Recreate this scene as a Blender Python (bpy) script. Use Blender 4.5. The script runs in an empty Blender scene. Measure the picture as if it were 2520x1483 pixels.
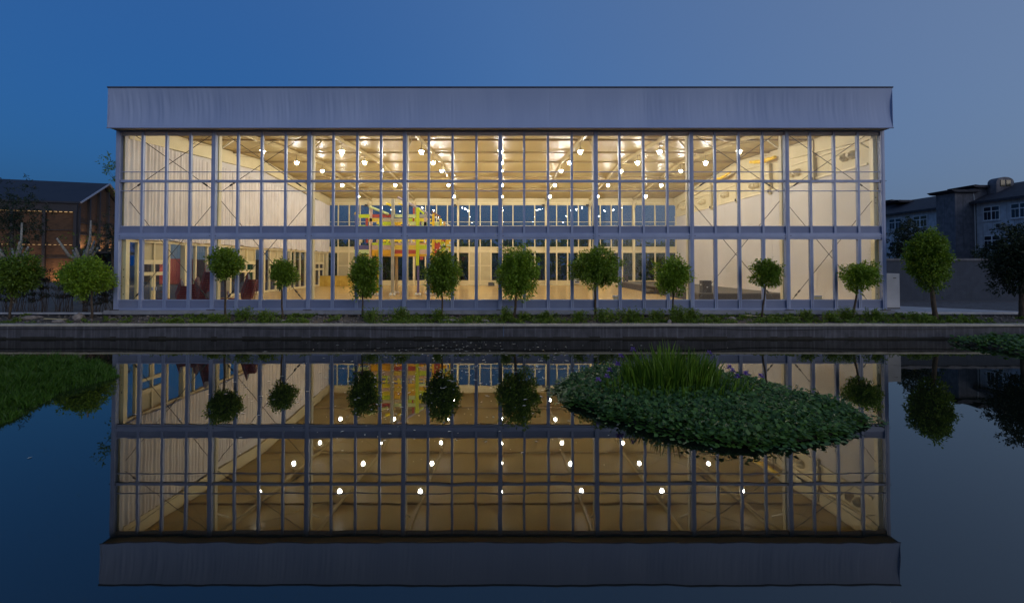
import bpy, bmesh, math, random
import numpy as np
from mathutils import Vector, Matrix, noise as mnoise

random.seed(7)
RNG = np.random.default_rng(11)
SC = bpy.context.scene
COL = SC.collection
R = math.radians
PI = math.pi

# ------------------------------------------------------------------ camera
cam_d = bpy.data.cameras.new('camera')
cam = bpy.data.objects.new('camera', cam_d)
COL.objects.link(cam)
SC.camera = cam
cam_d.sensor_fit = 'HORIZONTAL'
cam_d.sensor_width = 36.0
cam_d.lens = 17.0
PITCH = 1.2
cam.location = (0, 0, 3.5)
cam.rotation_euler = (R(90 + PITCH), 0, 0)
cam_d.shift_x = 0.0083
cam_d.shift_y = -(741.5 - 650) / 2520 - math.tan(R(PITCH)) * 17 / 36 + 0.0
cam_d.clip_start = 0.1
cam_d.clip_end = 3000

# ------------------------------------------------------------------ dusk sky
SUN_EL, SUN_ROT = 5.0, 138.0
world = bpy.data.worlds.new('World')
SC.world = world
world.use_nodes = True
wn = world.node_tree
wn.nodes.clear()
w_out = wn.nodes.new('ShaderNodeOutputWorld')
w_bg = wn.nodes.new('ShaderNodeBackground')
w_sky = wn.nodes.new('ShaderNodeTexSky')
w_sky.sky_type = 'NISHITA'
w_sky.sun_disc = False
w_sky.sun_elevation = R(SUN_EL)
w_sky.sun_rotation = R(SUN_ROT)
w_sky.air_density = 1.0
w_sky.dust_density = 5.0
w_sky.ozone_density = 5.0
w_bg.inputs[1].default_value = 0.1
# even blue of the twilight air on top of the afterglow
w_add = wn.nodes.new('ShaderNodeMix')
w_add.data_type = 'RGBA'
w_add.blend_type = 'ADD'
w_add.inputs[0].default_value = 1.0
w_tc = wn.nodes.new('ShaderNodeTexCoord')
w_dot = wn.nodes.new('ShaderNodeVectorMath')
w_dot.operation = 'DOT_PRODUCT'
w_dot.inputs[1].default_value = (0.5 * math.sin(R(SUN_ROT)), 0.5 * math.cos(R(SUN_ROT)), 0)
wn.links.new(w_tc.outputs['Generated'], w_dot.inputs[0])
w_half = wn.nodes.new('ShaderNodeMath')
w_half.operation = 'ADD'
w_half.inputs[1].default_value = 0.5
wn.links.new(w_dot.outputs['Value'], w_half.inputs[0])
w_ramp = wn.nodes.new('ShaderNodeValToRGB')      # deep blue away from the sunset, paler towards it
w_ramp.color_ramp.elements[0].color = (0.0, 0.28, 1.3, 1)
w_ramp.color_ramp.elements[1].color = (1.5, 2.0, 3.2, 1)
w_e = w_ramp.color_ramp.elements.new(0.5)
w_e.color = (1.20, 1.64, 2.6, 1)
w_e2 = w_ramp.color_ramp.elements.new(0.17)
w_e2.color = (0.46, 0.98, 2.25, 1)
wn.links.new(w_half.outputs[0], w_ramp.inputs[0])
wn.links.new(w_ramp.outputs[0], w_add.inputs[7])
wn.links.new(w_sky.outputs[0], w_add.inputs[6])
wn.links.new(w_add.outputs[2], w_bg.inputs[0])
wn.links.new(w_bg.outputs[0], w_out.inputs[0])

# the last of the afterglow, very weak and soft
sun_d = bpy.data.lights.new('sun', 'SUN')
sun_d.energy = 0.85
sun_d.angle = R(60)
sun_d.color = (1.0, 0.95, 0.95)
sun = bpy.data.objects.new('sun', sun_d)
COL.objects.link(sun)
sun.rotation_euler = (R(90 - SUN_EL), 0, R(180 - SUN_ROT))
sun.location = (60, -30, 30)

vs = SC.view_settings
vs.view_transform = 'Standard'
vs.look = 'None'
vs.exposure = 0.0
vs.gamma = 1.0
vs.use_curve_mapping = False
SC.render.engine = 'CYCLES'
cy = SC.cycles
cy.use_denoising = True
cy.max_bounces = 8
cy.diffuse_bounces = 4
cy.glossy_bounces = 4
cy.transmission_bounces = 4
cy.transparent_max_bounces = 24
cy.sample_clamp_indirect = 6.0
cy.caustics_reflective = False
cy.caustics_refractive = False

LAMP_POWER = 500.0          # radiance of each pendant bulb

# ------------------------------------------------------------------ materials
def newmat(name):
    m = bpy.data.materials.new(name)
    m.use_nodes = True
    nt = m.node_tree
    return m, nt, nt.nodes['Principled BSDF']

def N(nt, t, **kw):
    n = nt.nodes.new(t)
    for k, v in kw.items():
        setattr(n, k, v)
    return n

def mat(name, c1, c2=None, scale=6.0, rough=0.6, spec=0.4, metal=0.0, bump=0.0, bscale=None,
        stretch=(1, 1, 1), detail=5.0, lo=0.35, hi=0.68, emis=0.0):
    m, nt, p = newmat(name)
    p.inputs['Roughness'].default_value = rough
    p.inputs['Specular IOR Level'].default_value = spec
    p.inputs['Metallic'].default_value = metal
    p.inputs['Base Color'].default_value = (*c1, 1)
    if c2 is not None or bump:
        tc = N(nt, 'ShaderNodeNewGeometry')
        mp = N(nt, 'ShaderNodeMapping')
        mp.inputs['Scale'].default_value = stretch
        nt.links.new(tc.outputs['Position'], mp.inputs['Vector'])
        nz = N(nt, 'ShaderNodeTexNoise')
        nz.inputs['Scale'].default_value = scale
        nz.inputs['Detail'].default_value = detail
        nt.links.new(mp.outputs[0], nz.inputs['Vector'])
        if c2 is not None:
            cr = N(nt, 'ShaderNodeValToRGB')
            cr.color_ramp.elements[0].position = lo
            cr.color_ramp.elements[1].position = hi
            cr.color_ramp.elements[0].color = (*c1, 1)
            cr.color_ramp.elements[1].color = (*c2, 1)
            nt.links.new(nz.outputs['Fac'], cr.inputs[0])
            nt.links.new(cr.outputs[0], p.inputs['Base Color'])
        if bump:
            n2 = nz
            if bscale:
                n2 = N(nt, 'ShaderNodeTexNoise')
                n2.inputs['Scale'].default_value = bscale
                n2.inputs['Detail'].default_value = 4
                nt.links.new(mp.outputs[0], n2.inputs['Vector'])
            bp = N(nt, 'ShaderNodeBump')
            bp.inputs['Strength'].default_value = bump
            bp.inputs['Distance'].default_value = 0.03
            nt.links.new(n2.outputs['Fac'], bp.inputs['Height'])
            nt.links.new(bp.outputs[0], p.inputs['Normal'])
    if emis:
        p.inputs['Emission Color'].default_value = (*c1, 1)
        p.inputs['Emission Strength'].default_value = emis
    return m

def leafmat(name, c1, c2, trans=0.35, rough=0.45, tcol=None):
    m = bpy.data.materials.new(name)
    m.use_nodes = True
    nt = m.node_tree
    nt.nodes.clear()
    out = N(nt, 'ShaderNodeOutputMaterial')
    g = N(nt, 'ShaderNodeNewGeometry')
    cr = N(nt, 'ShaderNodeValToRGB')
    cr.color_ramp.elements[0].color = (*c1, 1)
    cr.color_ramp.elements[1].color = (*c2, 1)
    nt.links.new(g.outputs['Random Per Island'], cr.inputs[0])
    p = N(nt, 'ShaderNodeBsdfPrincipled')
    p.inputs['Roughness'].default_value = rough
    p.inputs['Specular IOR Level'].default_value = 0.35
    nt.links.new(cr.outputs[0], p.inputs['Base Color'])
    t = N(nt, 'ShaderNodeBsdfTranslucent')
    if tcol:
        t.inputs[0].default_value = (*tcol, 1)
    else:
        nt.links.new(cr.outputs[0], t.inputs[0])
    mx = N(nt, 'ShaderNodeMixShader')
    mx.inputs[0].default_value = trans
    nt.links.new(p.outputs[0], mx.inputs[1])
    nt.links.new(t.outputs[0], mx.inputs[2])
    nt.links.new(mx.outputs[0], out.inputs[0])
    return m

def glassmat(name, tint=(0.93, 0.95, 0.95), ior=1.35, wav=0.0, rough=0.0):
    m = bpy.data.materials.new(name)
    m.use_nodes = True
    nt = m.node_tree
    nt.nodes.clear()
    out = N(nt, 'ShaderNodeOutputMaterial')
    tr = N(nt, 'ShaderNodeBsdfTransparent')
    tr.inputs[0].default_value = (*tint, 1)
    gl = N(nt, 'ShaderNodeBsdfGlossy')
    gl.inputs['Roughness'].default_value = rough
    fr = N(nt, 'ShaderNodeFresnel')
    g = N(nt, 'ShaderNodeNewGeometry')
    mi = N(nt, 'ShaderNodeMix')              # same reflectance on both faces of the thin pane
    nt.links.new(g.outputs['Backfacing'], mi.inputs[0])
    mi.inputs[2].default_value = ior
    mi.inputs[3].default_value = 1.0 / ior
    nt.links.new(mi.outputs[0], fr.inputs['IOR'])
    if wav:
        nz = N(nt, 'ShaderNodeTexNoise')
        nz.inputs['Scale'].default_value = 0.8
        nz.inputs['Detail'].default_value = 1.0
        nt.links.new(g.outputs['Position'], nz.inputs['Vector'])
        bp = N(nt, 'ShaderNodeBump')
        bp.inputs['Strength'].default_value = wav
        bp.inputs['Distance'].default_value = 0.05
        nt.links.new(nz.outputs['Fac'], bp.inputs['Height'])
        nt.links.new(bp.outputs[0], gl.inputs['Normal'])
    mx = N(nt, 'ShaderNodeMixShader')
    nt.links.new(fr.outputs[0], mx.inputs[0])
    nt.links.new(tr.outputs[0], mx.inputs[1])
    nt.links.new(gl.outputs[0], mx.inputs[2])
    nt.links.new(mx.outputs[0], out.inputs[0])
    return m

def watermat():
    m = bpy.data.materials.new('pond_water')
    m.use_nodes = True
    nt = m.node_tree
    nt.nodes.clear()
    out = N(nt, 'ShaderNodeOutputMaterial')
    g = N(nt, 'ShaderNodeNewGeometry')
    mp = N(nt, 'ShaderNodeMapping')
    mp.inputs['Scale'].default_value = (1.0, 0.6, 1.0)
    nt.links.new(g.outputs['Position'], mp.inputs[0])
    n1 = N(nt, 'ShaderNodeTexNoise')
    n1.inputs['Scale'].default_value = 0.9
    n1.inputs['Detail'].default_value = 2.5
    nt.links.new(mp.outputs[0], n1.inputs['Vector'])
    bp = N(nt, 'ShaderNodeBump')
    bp.inputs['Strength'].default_value = 0.035
    bp.inputs['Distance'].default_value = 0.05
    nt.links.new(n1.outputs['Fac'], bp.inputs['Height'])
    df = N(nt, 'ShaderNodeBsdfDiffuse')
    df.inputs[0].default_value = (0.005, 0.007, 0.005, 1)
    gl = N(nt, 'ShaderNodeBsdfGlossy')
    gl.inputs['Roughness'].default_value = 0.012
    gl.inputs[0].default_value = (0.94, 0.92, 0.86, 1)
    fr = N(nt, 'ShaderNodeFresnel')
    fr.inputs['IOR'].default_value = 2.0
    nt.links.new(bp.outputs[0], gl.inputs['Normal'])
    mx = N(nt, 'ShaderNodeMixShader')
    nt.links.new(fr.outputs[0], mx.inputs[0])
    nt.links.new(df.outputs[0], mx.inputs[1])
    nt.links.new(gl.outputs[0], mx.inputs[2])
    nt.links.new(mx.outputs[0], out.inputs[0])
    return m

def emit(name, col, s):
    m = bpy.data.materials.new(name)
    m.use_nodes = True
    nt = m.node_tree
    nt.nodes.clear()
    out = N(nt, 'ShaderNodeOutputMaterial')
    e = N(nt, 'ShaderNodeEmission')
    e.inputs[0].default_value = (*col, 1)
    e.inputs[1].default_value = s
    nt.links.new(e.outputs[0], out.inputs[0])
    return m

def plankmat():
    m, nt, p = newmat('varnished_wood_floor')
    g = N(nt, 'ShaderNodeNewGeometry')
    br = N(nt, 'ShaderNodeTexBrick')
    br.inputs['Scale'].default_value = 1.0
    br.inputs['Brick Width'].default_value = 1.8
    br.inputs['Row Height'].default_value = 0.16
    br.inputs['Mortar Size'].default_value = 0.004
    br.inputs['Color1'].default_value = (0.56, 0.35, 0.11, 1)
    br.inputs['Color2'].default_value = (0.68, 0.45, 0.155, 1)
    br.inputs['Mortar'].default_value = (0.34, 0.20, 0.06, 1)
    nt.links.new(g.outputs['Position'], br.inputs['Vector'])
    nt.links.new(br.outputs['Color'], p.inputs['Base Color'])
    p.inputs['Roughness'].default_value = 0.22
    p.inputs['Specular IOR Level'].default_value = 0.5
    return m

def concmat(name, c1, c2, streak=(0.12, 0.12, 0.14)):
    m, nt, p = newmat(name)
    g = N(nt, 'ShaderNodeNewGeometry')
    n1 = N(nt, 'ShaderNodeTexNoise'); n1.inputs['Scale'].default_value = 2.2; n1.inputs['Detail'].default_value = 8
    nt.links.new(g.outputs['Position'], n1.inputs['Vector'])
    mp = N(nt, 'ShaderNodeMapping'); mp.inputs['Scale'].default_value = (7, 7, 0.25)
    nt.links.new(g.outputs['Position'], mp.inputs[0])
    n2 = N(nt, 'ShaderNodeTexNoise'); n2.inputs['Scale'].default_value = 1.2; n2.inputs['Detail'].default_value = 5
    nt.links.new(mp.outputs[0], n2.inputs['Vector'])
    cr = N(nt, 'ShaderNodeValToRGB')
    cr.color_ramp.elements[0].position = .35; cr.color_ramp.elements[1].position = .7
    cr.color_ramp.elements[0].color = (*c1, 1); cr.color_ramp.elements[1].color = (*c2, 1)
    nt.links.new(n1.outputs['Fac'], cr.inputs[0])
    c3 = N(nt, 'ShaderNodeValToRGB')
    c3.color_ramp.elements[0].position = .5; c3.color_ramp.elements[1].position = .72
    c3.color_ramp.elements[0].color = (0, 0, 0, 1); c3.color_ramp.elements[1].color = (.7, .7, .7, 1)
    nt.links.new(n2.outputs['Fac'], c3.inputs[0])
    mx = N(nt, 'ShaderNodeMix', data_type='RGBA')
    nt.links.new(c3.outputs[0], mx.inputs[0])
    nt.links.new(cr.outputs[0], mx.inputs[6])
    mx.inputs[7].default_value = (*streak, 1)
    nt.links.new(mx.outputs[2], p.inputs['Base Color'])
    p.inputs['Roughness'].default_value = .85
    bp = N(nt, 'ShaderNodeBump'); bp.inputs['Strength'].default_value = .3; bp.inputs['Distance'].default_value = .02
    nt.links.new(n1.outputs['Fac'], bp.inputs['Height'])
    nt.links.new(bp.outputs[0], p.inputs['Normal'])
    return m

M = {
    'alu': mat('anodised_aluminium', (0.23, 0.275, 0.43), (0.29, 0.335, 0.49), scale=1.3, rough=0.42, spec=0.4),
    'alu_panel': mat('painted_infill_panel', (0.155, 0.185, 0.30), (0.205, 0.235, 0.35), scale=0.7, rough=0.5, spec=0.3),
    'cream': mat('cream_painted_steel', (0.72, 0.60, 0.33), (0.80, 0.68, 0.40), scale=1.5, rough=0.45),
    'beige': mat('beige_wall_panel', (0.62, 0.52, 0.28), (0.70, 0.59, 0.34), scale=0.9, rough=0.6),
    'tan_panel': mat('tan_door_panel', (0.50, 0.41, 0.22), (0.55, 0.46, 0.25), scale=2.0, rough=0.55),
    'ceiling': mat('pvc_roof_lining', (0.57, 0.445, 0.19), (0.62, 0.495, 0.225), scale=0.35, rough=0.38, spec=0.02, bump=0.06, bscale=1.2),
    'purlin': mat('purlin_steel', (0.42, 0.31, 0.14), rough=0.5),
    'rafter': mat('tan_rafter_steel', (0.55, 0.43, 0.19), (0.60, 0.48, 0.22), scale=1.0, rough=0.5),
    'curtain': mat('white_curtain_cloth', (0.60, 0.54, 0.49), (0.70, 0.64, 0.58), scale=0.8, rough=0.85, spec=0.1),
    'white_panel': mat('white_lining_panel', (0.58, 0.53, 0.47), (0.64, 0.59, 0.53), scale=0.3, rough=0.7, spec=0.2),
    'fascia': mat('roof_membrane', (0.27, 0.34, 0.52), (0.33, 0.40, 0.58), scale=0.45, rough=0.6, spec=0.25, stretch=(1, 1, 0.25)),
    'head_panel': leafmat('translucent_head_panel', (0.34, 0.33, 0.36), (0.42, 0.40, 0.42), trans=0.45, rough=0.6),
    'dark_rail': mat('dark_edge_rail', (0.06, 0.07, 0.11), rough=0.5),
    'soffit': mat('soffit_lining', (0.62, 0.55, 0.44), rough=0.7),
    'floor': plankmat(),
    'glass': glassmat('window_glass', ior=1.30, wav=0.05),
    'glass_side': glassmat('side_window_glass', tint=(0.95, 0.95, 0.94), ior=1.25, wav=0.05),
    'glass_far': glassmat('far_window_glass', tint=(0.80, 0.80, 0.78), ior=1.40, wav=0.10),
    'cable': mat('dark_steel_cable', (0.055, 0.045, 0.035), rough=0.5, metal=0.3),
    'plinth': concmat('plinth_concrete', (0.20, 0.20, 0.22), (0.30, 0.30, 0.32), (0.26, 0.26, 0.28)),
    'wall_conc': concmat('wet_wall_concrete', (0.045, 0.043, 0.050), (0.085, 0.082, 0.092), (0.15, 0.15, 0.17)),
    'coping': concmat('coping_concrete', (0.38, 0.34, 0.27), (0.52, 0.47, 0.38), (0.34, 0.31, 0.27)),
    'soil': mat('stony_soil', (0.045, 0.036, 0.028), (0.12, 0.10, 0.082), scale=9, rough=0.95, bump=0.6, bscale=14),
    'asphalt': mat('asphalt', (0.09, 0.088, 0.083), (0.14, 0.135, 0.125), scale=3, rough=0.95, spec=0.1, bump=0.15, bscale=30),
    'gravel_ground': mat('rough_gravel_ground', (0.05, 0.05, 0.055), (0.11, 0.11, 0.12), scale=5, rough=0.95, bump=0.5, bscale=9),
    'apron': concmat('concrete_apron', (0.34, 0.34, 0.36), (0.46, 0.46, 0.48), (0.4, 0.4, 0.42)),
    'stone': mat('debris_stone', (0.16, 0.13, 0.12), (0.32, 0.28, 0.25), scale=7, rough=0.9),
    'gravel': mat('crushed_stone', (0.10, 0.085, 0.075), (0.26, 0.23, 0.21), scale=11, rough=0.9),
    'bark': mat('tree_bark', (0.05, 0.034, 0.022), (0.10, 0.072, 0.05), scale=14, rough=0.9, bump=0.5, stretch=(1, 1, 0.3)),
    'pale_bark': mat('lopped_grey_bark', (0.20, 0.19, 0.16), (0.36, 0.35, 0.31), scale=10, rough=0.9, bump=0.4),
    'twig': mat('dark_twig', (0.05, 0.034, 0.024), rough=0.9),
    'leaf': leafmat('camphor_leaf', (0.085, 0.15, 0.012), (0.25, 0.38, 0.034), trans=0.42),
    'leaf_l': leafmat('bright_camphor_leaf', (0.11, 0.20, 0.012), (0.29, 0.44, 0.036), trans=0.42),
    'leaf_d': leafmat('dark_tree_leaf', (0.06, 0.11, 0.012), (0.17, 0.27, 0.028), trans=0.3),
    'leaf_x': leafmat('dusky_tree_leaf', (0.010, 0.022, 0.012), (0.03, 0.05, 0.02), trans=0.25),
    'weed': leafmat('weed_leaf', (0.08, 0.14, 0.015), (0.20, 0.30, 0.04), trans=0.4),
    'mat_leaf': leafmat('pennywort_leaf', (0.02, 0.06, 0.012), (0.10, 0.20, 0.03), trans=0.22, rough=0.45),
    'grass': leafmat('lawn_grass_blade', (0.03, 0.09, 0.008), (0.075, 0.17, 0.018), trans=0.3, rough=0.5),
    'iris_leaf': leafmat('iris_blade', (0.05, 0.11, 0.01), (0.16, 0.28, 0.025), trans=0.4, rough=0.4),
    'iris_flower': leafmat('iris_petal', (0.13, 0.07, 0.28), (0.22, 0.13, 0.42), trans=0.35),
    'mud': mat('pond_mud', (0.018, 0.016, 0.012), (0.03, 0.026, 0.018), scale=5, rough=0.8),
    'petal': mat('floating_petal', (0.45, 0.43, 0.36), rough=0.5),
    'water': watermat(),
    'bulb': emit('lit_bulb', (1.0, 0.95, 0.90), LAMP_POWER),
    'lamp_metal': mat('spun_aluminium', (0.5, 0.48, 0.44), rough=0.35, metal=0.6),
    'chair_red': mat('dark_red_chair_frame', (0.16, 0.014, 0.012), (0.22, 0.025, 0.02), scale=5, rough=0.35),
    'chair_seat': mat('maroon_seat_fabric', (0.12, 0.012, 0.014), (0.16, 0.02, 0.02), scale=20, rough=0.8),
    'chair_back': mat('grey_back_fabric', (0.13, 0.12, 0.14), (0.18, 0.17, 0.19), scale=20, rough=0.85),
    'black': mat('black_plastic', (0.03, 0.026, 0.022), rough=0.5),
    'stage_top': mat('stage_carpet', (0.095, 0.075, 0.05), (0.12, 0.10, 0.07), scale=8, rough=0.8),
    'stage_side': mat('stage_skirt', (0.035, 0.022, 0.014), (0.05, 0.032, 0.02), scale=5, rough=0.8, stretch=(8, 8, 0.3)),
    'gold_cloth': mat('gold_table_cloth', (0.55, 0.33, 0.03), (0.66, 0.43, 0.06), scale=2, rough=0.6),
    'yellow_tube': mat('yellow_plastic_tube', (0.90, 0.52, 0.005), (0.92, 0.66, 0.02), scale=2.5, rough=0.4),
    'cabinet': mat('white_cabinet_paint', (0.42, 0.42, 0.44), (0.48, 0.48, 0.50), scale=2, rough=0.5),
}

# ------------------------------------------------------------------ helpers
WPOS = {}
def wpos(o):
    return WPOS.get(o.name, Vector((0, 0, 0)))

def empty(name, loc=(0, 0, 0), rz=0.0):
    o = bpy.data.objects.new(name, None)
    o.empty_display_size = 0.3
    COL.objects.link(o)
    o.location = loc
    o.rotation_euler = (0, 0, rz)
    WPOS[o.name] = Vector(loc)
    return o

def tag(o, label=None, cat=None, group=None, kind=None):
    if label: o['label'] = label
    if cat: o['category'] = cat
    if group: o['group'] = group
    if kind: o['kind'] = kind
    return o

def thing(name, label, cat, loc=(0, 0, 0), rz=0.0, group=None):
    return tag(empty(name, loc, rz), label, cat, group)

class MB:
    """collects shapes, then links them as one mesh object"""
    def __init__(s):
        s.v = []; s.f = []
    def add(s, vs_, fs_):
        b = len(s.v)
        s.v.extend(vs_)
        s.f.extend([tuple(i + b for i in f) for f in fs_])
        return s
    def box(s, x0, x1, y0, y1, z0, z1):
        return s.add([(x0, y0, z0), (x1, y0, z0), (x1, y1, z0), (x0, y1, z0), (x0, y0, z1), (x1, y0, z1), (x1, y1, z1), (x0, y1, z1)],
                     [(0, 3, 2, 1), (4, 5, 6, 7), (0, 1, 5, 4), (1, 2, 6, 5), (2, 3, 7, 6), (3, 0, 4, 7)])
    def quad(s, a, b, c, d):
        return s.add([a, b, c, d], [(0, 1, 2, 3)])
    def tube(s, pts, rads, seg=6, caps=True):
        pts = [Vector(p) for p in pts]
        if not hasattr(rads, '__len__'):
            rads = [rads] * len(pts)
        rings = []
        n = len(pts)
        prev = None
        for i, p in enumerate(pts):
            t = (pts[min(i + 1, n - 1)] - pts[max(i - 1, 0)])
            if t.length < 1e-9: t = Vector((0, 0, 1))
            t.normalize()
            ref = prev if prev is not None else (Vector((1, 0, 0)) if abs(t.x) < 0.8 else Vector((0, 1, 0)))
            u = (ref - t * ref.dot(t))
            if u.length < 1e-6:
                u = Vector((0, 1, 0)) - t * t.y
            u.normalize(); prev = u
            w = t.cross(u)
            rings.append([tuple(p + (u * math.cos(2 * PI * k / seg) + w * math.sin(2 * PI * k / seg)) * rads[i]) for k in range(seg)])
        vs_ = [q for r_ in rings for q in r_]
        fs_ = []
        for i in range(n - 1):
            for k in range(seg):
                a = i * seg + k; b = i * seg + (k + 1) % seg
                fs_.append((a, b, b + seg, a + seg))
        if caps:
            fs_.append(tuple(range(seg))[::-1]); fs_.append(tuple((n - 1) * seg + k for k in range(seg)))
        return s.add(vs_, fs_)
    def lathe(s, prof, seg=16, c=(0, 0, 0), axis='z'):
        vs_ = []; fs_ = []
        for (r_, z) in prof:
            for k in range(seg):
                a = 2 * PI * k / seg
                p = (r_ * math.cos(a), r_ * math.sin(a), z)
                if axis == 'x': p = (p[2], p[0], p[1])
                vs_.append((p[0] + c[0], p[1] + c[1], p[2] + c[2]))
        for i in range(len(prof) - 1):
            for k in range(seg):
                a = i * seg + k; b = i * seg + (k + 1) % seg
                fs_.append((a, b, b + seg, a + seg))
        return s.add(vs_, fs_)
    def prism(s, poly, z0, z1):
        n = len(poly)
        vs_ = [(x, y, z0) for x, y in poly] + [(x, y, z1) for x, y in poly]
        fs_ = [tuple(range(n))[::-1], tuple(range(n, 2 * n))] + [(i, (i + 1) % n, (i + 1) % n + n, i + n) for i in range(n)]
        return s.add(vs_, fs_)
    def build(s, name, m, parent=None, loc=(0, 0, 0), smooth=False):
        me = bpy.data.meshes.new(name)
        me.from_pydata(s.v, [], s.f)
        me.materials.append(m)
        if smooth:
            me.polygons.foreach_set('use_smooth', [True] * len(me.polygons))
        return link(name, me, parent, loc)

def link(name, me, parent=None, loc=(0, 0, 0)):
    o = bpy.data.objects.new(name, me)
    COL.objects.link(o)
    o.location = loc
    if parent is not None:
        o.parent = parent
    return o

_boxcache = {}
def bx(name, m, parent, x0, x1, y0, y1, z0, z1):
    """one box part given in world metres; alike boxes share their mesh"""
    key = (round(x1 - x0, 4), round(y1 - y0, 4), round(z1 - z0, 4), m.name)
    me = _boxcache.get(key)
    if me is None:
        a, b, c = (x1 - x0) / 2, (y1 - y0) / 2, (z1 - z0) / 2
        mb = MB().box(-a, a, -b, b, -c, c)
        me = bpy.data.meshes.new(name)
        me.from_pydata(mb.v, [], mb.f)
        me.materials.append(m)
        _boxcache[key] = me
    w = Vector(((x0 + x1) / 2, (y0 + y1) / 2, (z0 + z1) / 2))
    o = link(name, me, parent, w - (wpos(parent) if parent else Vector((0, 0, 0))))
    if parent is None or parent.name in WPOS:
        WPOS[o.name] = w
    return o

def npmesh(name, V, F, m, parent=None, loc=(0, 0, 0), smooth=False):
    """V (n,3), F (k,4) or (k,3) numpy"""
    me = bpy.data.meshes.new(name)
    n, k, c = len(V), len(F), F.shape[1]
    me.vertices.add(n)
    me.vertices.foreach_set('co', np.ascontiguousarray(V, dtype=np.float32).ravel())
    me.loops.add(k * c)
    me.loops.foreach_set('vertex_index', np.ascontiguousarray(F, dtype=np.int32).ravel())
    me.polygons.add(k)
    me.polygons.foreach_set('loop_start', np.arange(0, k * c, c, dtype=np.int32))
    if smooth:
        me.polygons.foreach_set('use_smooth', np.ones(k, dtype=bool))
    me.update(calc_edges=True)
    me.materials.append(m)
    return link(name, me, parent, loc)

def copy_tree(o, parent=None):
    c = o.copy()
    COL.objects.link(c)
    c.parent = parent
    for ch in list(o.children):
        copy_tree(ch, c)
    return c

def unit(v):
    return v / np.maximum(np.linalg.norm(v, axis=1, keepdims=True), 1e-9)

def leaves(P, D, L, W, fold=0.25):
    """rhombic leaves: base points P, direction D, length L, width W -> V, F"""
    n = len(P)
    D = unit(D)
    S = unit(np.cross(D, RNG.normal(size=(n, 3))))
    U = np.cross(D, S)
    L = np.asarray(L).reshape(-1, 1); W = np.asarray(W).reshape(-1, 1)
    mid = P + D * L * 0.45
    V = np.empty((n, 4, 3))
    V[:, 0] = P
    V[:, 1] = mid + S * W * 0.5 + U * W * fold
    V[:, 2] = P + D * L - U * W * fold * 0.6
    V[:, 3] = mid - S * W * 0.5 + U * W * fold
    F = np.arange(n * 4).reshape(n, 4)
    return V.reshape(-1, 3), F

def grid_mesh(name, m, us, vs_, fn, parent=None, loc=(0, 0, 0), smooth=True):
    nu, nv = len(us), len(vs_)
    V = np.array([fn(u, v) for v in vs_ for u in us], dtype=float)
    a = (np.arange(nv - 1)[:, None] * nu + np.arange(nu - 1)[None, :]).ravel()
    F = np.stack([a, a + 1, a + 1 + nu, a + nu], axis=1)
    return npmesh(name, V, F, m, parent, loc, smooth)

ORD = ['first', 'second', 'third', 'fourth', 'fifth', 'sixth', 'seventh', 'eighth', 'ninth', 'tenth', 'eleventh', 'twelfth', 'thirteenth', 'fourteenth', 'fifteenth', 'sixteenth', 'seventeenth', 'eighteenth', 'nineteenth', 'twentieth']

def noise3(x, y, z):
    return mnoise.noise(Vector((x, y, z)))

# ================================================================== SETTING
# water, ground sheets, soil bed
WATER_Y1 = 22.80
tag(MB().quad((-160, -90, 0), (160, -90, 0), (160, WATER_Y1, 0), (-160, WATER_Y1, 0)).build('water', M['water']), kind='structure')
tag(MB().quad((-700, 24.6, 0.93), (700, 24.6, 0.93), (700, 1500, 0.93), (-700, 1500, 0.93)).build('ground', M['gravel_ground']), kind='structure')
tag(MB().box(-120, -20.9, 25.3, 70, 0.80, 0.965).build('yard', M['asphalt']), kind='structure')

def soil_z(x, y):
    t = min(max((y - 23.0) / 2.0, 0), 1)
    z = 0.60 + 0.30 * t ** 0.8
    z += 0.05 * noise3(x * 0.9, y * 0.9, 0) + 0.035 * noise3(x * 3.1, y * 3.1, 4)
    if y < 23.06: z = min(z, 0.62)
    return z
soil = grid_mesh('soil_bed', M['soil'], np.linspace(-60, 60, 420), np.linspace(22.95, 25.6, 14), lambda x, y: (x, y, soil_z(x, y)))
tag(soil, kind='structure')

# retaining wall of the pond: cast sections with coping slabs
rw = thing('retaining_wall', 'long low concrete wall along the far edge of the pond', 'retaining wall', (0, 22.75, 0))
x = -54.0
k = 0
while x < 54:
    w_ = 6.0
    bx('wall_section', M['wall_conc'], rw, x + .004, x + w_ - .004, 22.75 + 0.004 * (k % 3), 23.02, -1.2, 0.605)
    for q in range(2):
        dz = 0.004 * ((k * 2 + q) % 3)
        bx('coping_slab', M['coping'], rw, x + q * 3 + .003, x + q * 3 + 3 - .003, 22.70 + 0.003 * ((k + q) % 3), 23.06, 0.607, 0.692 + dz)
    x += w_; k += 1
mb = MB()
xx = -54.0
while xx < 54:
    w2 = random.uniform(.25, .9)
    mb.box(xx, min(xx + w2, 54), 22.735, 22.749, -.3, .05 + random.uniform(.0, .07))
    xx += w2
mb.build('algae_line', M['mud'], rw, -Vector((0, 22.75, 0)))
# black hose hung along the wall
pts = []
for i in range(181):
    xx = -45 + i * 0.5
    sag = 0.05 * math.sin(xx * 0.33) + 0.035 * math.sin(xx * 0.81 + 1)
    pts.append((xx, 22.71, 0.50 + sag))
tag(MB().tube(pts, 0.016, 6).build('cable', M['black']), 'thin black cable drooping along the face of the pond wall', 'cable')

# pale kerb strip in front of the yard, concrete apron at the right corner
tag(MB().box(-60, -20.75, 25.05, 25.3, 0.80, 1.0).build('kerb', M['apron']), 'pale kerb running left from the glass hall behind the shrubs', 'kerb')
tag(MB().prism([(20.35, 25.05), (27.5, 25.05), (22.6, 29.2), (20.35, 29.2)], 0.85, 1.035).build('path', M['apron']), kind='structure')

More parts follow.
